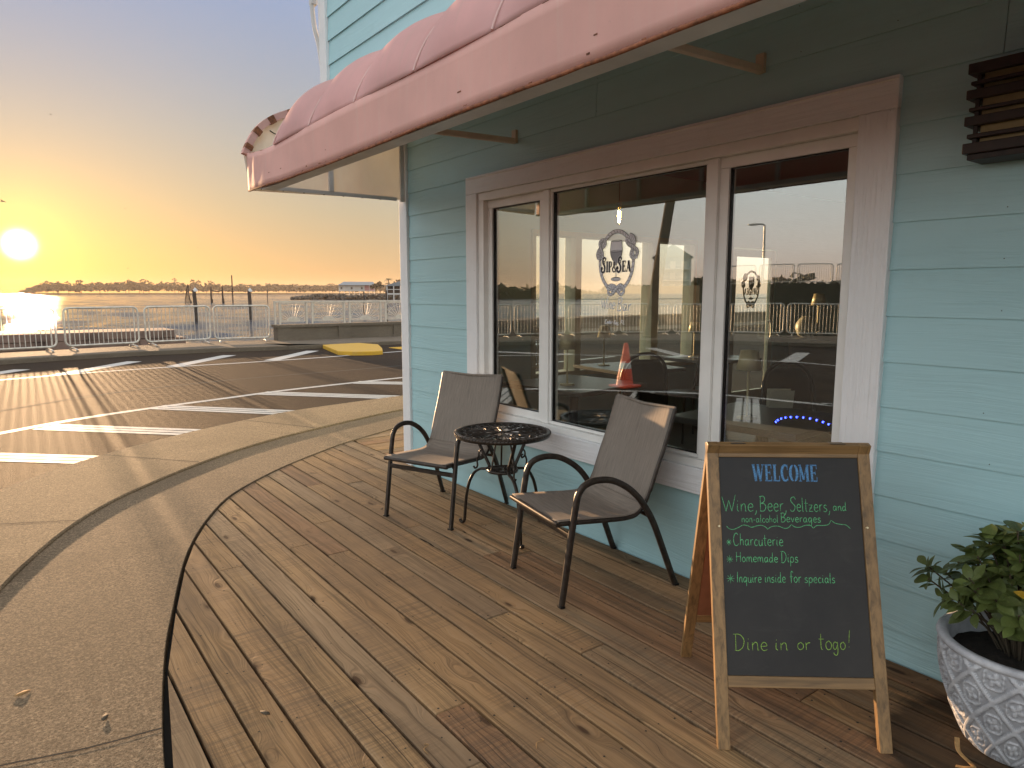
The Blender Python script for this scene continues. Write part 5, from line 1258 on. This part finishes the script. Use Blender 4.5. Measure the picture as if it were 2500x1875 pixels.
c0 = bistro_chair(); c0.location = (4.35, 4.05, .03); c0.rotation_euler = (0, 0, R(150)); c0['label'] = 'black round-backed cafe chair beside the square table under the pendant bulb'
dup(c0, (5.42, 4.35, .03), R(-110), 'black round-backed cafe chair turned sideways before the cream mullion')
dup(c0, (4.40, 2.55, .03), R(-30), 'black round-backed cafe chair standing tall behind the largest gold lamp inside')
dup(c0, (3.30, 4.62, .03), R(20), 'black round-backed cafe chair low in the narrow pane nearest the corner post')
dup(c0, (3.75, 1.55, .03), R(200), 'black round-backed cafe chair with blue lights, just above the chalkboard')
def table_lamp(lab, x, y, z=.78):
    t = thing('table_lamp', lab, 'lamp', (x, y, z), 0, 'gold cordless lamps on the bar tables')
    b = MB(); b.lathe([(0, 0), (.055, 0), (.055, .008), (.012, .014), (0, .014)], 24); b.build('base', M['gold'], t, 'local')
    b = MB(); b.tube([(0, 0, .012), (0, 0, .29)], .0065, 8); b.build('stem', M['gold'], t, 'local')
    b = MB(); b.lathe([(.066, .27), (.045, .375), (.0, .378)], 28, close=False); b.build('shade', M['gold'], t, 'local', solid=.002); return t
L0 = table_lamp('gold table lamp with shade just right of the left mullion, nearest the glass', 3.42, 3.88)
dup(L0, (3.28, 2.23, .78), 0, 'gold table lamp large in the right pane, in front of the tall chair')
dup(L0, (6.02, 4.78, .78), 0, 'gold table lamp by the second cream mullion of the end window')
dup(L0, (4.62, 4.72, .78), 0, 'gold table lamp standing behind the nearest lamp in the centre pane')
dup(L0, (4.0, 4.95, .78), 0, 'gold table lamp far back in the left pane')
dup(L0, (6.20, 3.50, 1.08), 0, 'tall gold lamp on the bar counter in the right pane')
CT = thing('bar_counter', 'dark bar counter deep inside holding a tall gold lamp and a globe', 'counter', (6.3, 3.0, .03))
b = MB(); b.box((5.85, 1.6, 1.01), (6.7, 3.75, 1.05)); b.build('top', M['tabletop'], CT); b = MB(); b.box((5.98, 1.7, .03), (6.6, 3.65, 1.009)); b.build('base', M['roomfloor'], CT)
b = MB(); b.lathe([(.03, 0), (.075, .02), (.10, .08), (.095, .13), (.06, .18), (.02, .20), (0, .20)], 24, (6.10, 3.55, 1.051)); o = b.build('ceramic_globe', M['ivory'], None, Vector((6.10, 3.55, 1.05))); tag(o, 'ivory ceramic globe beside the tall lamp on the bar counter', 'ornament')
PB = thing('pendant_bulb', 'glowing filament bulb hanging in the centre pane above the logo', 'pendant lamp', (4.35, 4.29, 2.7))
b = MB(); b.tube([(4.35, 4.29, 2.70), (4.35, 4.29, 2.235)], .004, 6); b.build('cord', M['black'], PB)
b = MB(); b.lathe([(.016, 2.18), (.020, 2.19), (.020, 2.235), (.0, 2.24)], 12, (4.35, 4.29, 0)); b.build('socket', M['gold'], PB)
b = MB(); b.lathe([(.0, 2.03), (.025, 2.04), (.042, 2.075), (.042, 2.11), (.028, 2.15), (.015, 2.18)], 20, (4.35, 4.29, 0), close=False); b.build('glass_bulb', M['bulbglass'], PB)
b = MB()
for k in range(5): a = 1.26*k; b.tube([(4.35+.012*math.cos(a), 4.29+.012*math.sin(a), 2.155), (4.35+.010*math.cos(a+.4), 4.29+.010*math.sin(a+.4), 2.065)], .0022, 5)
b.build('filament', M['filament'], PB)
FL_ = thing('fairy_lights', 'arc of small blue fairy lights low in the right pane above the chalkboard', 'string lights', (3.0, 1.72, .8))
import itertools
arcP = [(3.0, 1.72-.16*math.cos(R(a)), .835+.052*math.sin(R(a))) for a in range(0, 181, 12)]
b = MB(); b.tube(arcP, .003, 5); b.build('cable', M['black'], FL_)
for p in arcP[1:-1:1]:
    b = MB(); b.blob(p, .0046, 6); b.build('bulb', M['blueled'], FL_)
b = MB(); b.box((3.30, 2.70, .781), (3.52, 2.98, .784)); 
MN = thing('menu_card', 'pale folded menu card propped on the table in the right pane', 'menu', (3.75, 2.32, .78), R(-40))
b = MB(); b.box((-.07, -.002, 0), (.07, .002, .11), Matrix.Rotation(R(12), 4, 'X')); b.build('front_leaf', M['ivory'], MN, 'local'); b = MB(); b.box((-.07, .044, 0), (.07, .048, .11), Matrix.Translation((0, 0, 0)) @ Matrix.Rotation(R(0), 4, 'X')); b.build('back_leaf', M['ivory'], MN, 'local')
PK = thing('corner_post', 'cream inner post inside the bar behind the left mullion', 'post', (3.15, 5.0, .03)); b = MB(); b.box((3.02, 4.98, .03), (3.30, 5.10, 2.69)); b.box((2.99, 4.965, .03), (3.33, 4.979, .18)); b.build('shaft', M['room_trim'], PK)

# ------------------------------------------------------------------ across the road on the other quay, mirrored in the window
palm('tall leaning palm on the quay across the road, its trunk mirrored in the centre pane', (-11.2, 15.2, .05), 9.5, -2.4, .17, 26, 2.6)
CN = thing('traffic_cone', 'orange traffic cone standing on the road, mirrored low in the centre pane', 'cone', (-1.05, 6.75, -.06))
CN.location = (-2.55, 7.9, -.06)
b = MB(); b.box((-.19, -.19, 0), (.19, .19, .035)); b.build('base', M['orange'], CN, 'local', bevel=.01)
b = MB(); b.lathe([(.14, .036), (.035, .70), (.02, .72), (0, .72)], 28); b.build('body', M['orange'], CN, 'local')
b = MB(); b.lathe([(.0985, .30), (.076, .44)], 28, close=False); b.build('reflective_band', M['white'], CN, 'local')
LPn = thing('street_lamp', 'grey street lamp with a single arm over the far quay, mirrored in the right pane', 'street lamp', (-24.5, 17.6, .05))
LPn.location = (-29.3, 23.2, 1.9)
b = MB(); b.tube([(0, 0, 0), (0, 0, 3.25)], .07, 10, rs=[1.2, .8]); b.build('pole', M['galv'], LPn, 'local'); b = MB(); b.tube(cr([(0, 0, 3.2), (.06, .06, 3.32), (.35, .35, 3.34)], 4), .05, 8); b.build('arm', M['galv'], LPn, 'local'); b = MB(); b.box((.25, .25, 3.27), (.65, .65, 3.36)); b.build('lamp_head', M['galv'], LPn, 'local', bevel=.03)
bk = MB(); bk.prism([(-25.6, 24.6), (-30.4, 14.2), (-45, 12), (-62, 28), (-46, 46), (-30, 36)], -3, 1.9); struct(bk.build('causeway', M['land']))
for i in range(5):
    a, b_ = Vector((-30.2, 15.4)).lerp(Vector((-26.3, 24.2)), i/5), Vector((-30.2, 15.4)).lerp(Vector((-26.3, 24.2)), (i+1)/5); c = (a+b_)/2; d_ = a-b_
    dup(first, (c.x-.6, c.y, 1.9), math.atan2(d_.y, d_.x), 'steel crowd barrier up on the far causeway, seen mirrored in the right pane', 'crowd barriers on the far causeway')
tl = MB(); rnd = random.Random(23)
for k in range(150):
    a = R(rnd.uniform(-75, -20)); dd = rnd.uniform(300, 340); h = rnd.uniform(5, 11)*(.6+.4*math.sin(k*.3)) * (1 if a < R(-48) else .55)
    crown_lump(tl, dd*math.sin(a), dd*math.cos(a), h*.45, rnd.uniform(5, 9), h*.5, 22)
struct(tl.build('far_trees', M['treefar']), 'stuff')
tlb = MB(); tlb.prism([(310*math.sin(R(a)), 310*math.cos(R(a))) for a in (-20, -35, -50, -65, -80)]+[(500*math.sin(R(a)), 500*math.cos(R(a))) for a in (-80, -50, -20)], -2, .3); struct(tlb.build('far_shore', M['land']))
hx = thing('gabled_house', 'tall grey-blue gabled house with white balconies across the water, mirrored in the centre pane', 'house', (-223, 194, -1), R(49)); hx.scale = (1.5, 1.5, 1.45)
b = MB(); b.box((-5, 0, 2), (5, 10, 12)); b.build('wall', M['bluewall'], hx, 'local')
b = MB(); b.add([(-5.6, -.6, 11.9), (0, -.6, 15.5), (5.6, -.6, 11.9), (-5.6, 10.6, 11.9), (0, 10.6, 15.5), (5.6, 10.6, 11.9)], [(0, 1, 4, 3), (1, 2, 5, 4), (0, 2, 1), (3, 4, 5), (0, 3, 5, 2)]); b.build('roof', M['roofmetal'], hx, 'local')
for z in (2, 5.2, 8.4):
    b = MB(); b.box((-4.8, -2, z), (4.8, -.005, z+.25)); b.box((-4.8, -2, z+1.1), (4.8, -1.9, z+1.2)); b.build('balcony', M['white'], hx, 'local')
    for x in (-3, 0, 3): b = MB(); b.box((x-.7, -.06, z+.4), (x+.7, -.004, z+2.4)); b.build('window', M['housewall'], hx, 'local')
for x in (-4.7, 4.6): b = MB(); b.box((x-.12, -2, -2), (x+.12, -1.75, 11.8)); b.build('post', M['white'], hx, 'local')
for x in (-4, 4):
    b = MB(); b.box((x-.25, 4.8, -2), (x+.25, 5.2, 1.999)); b.build('stilt', M['pile'], hx, 'local')

# ------------------------------------------------------------------ sea haze
hz_ = MB(); hz_.box((-2900, -2900, -4.5), (2900, 2900, 45))
hm_ = bpy.data.materials.new('haze'); hm_.use_nodes = True; nt = hm_.node_tree; nt.nodes.clear()
ho = nt.nodes.new('ShaderNodeOutputMaterial'); hv = nt.nodes.new('ShaderNodeVolumePrincipled'); hv.inputs['Color'].default_value = (.85, .74, .62, 1); hv.inputs['Density'].default_value = .00011; hv.inputs['Anisotropy'].default_value = .3
nt.links.new(hv.outputs[0], ho.inputs['Volume'])
o = hz_.build('haze', hm_); struct(o, 'stuff')
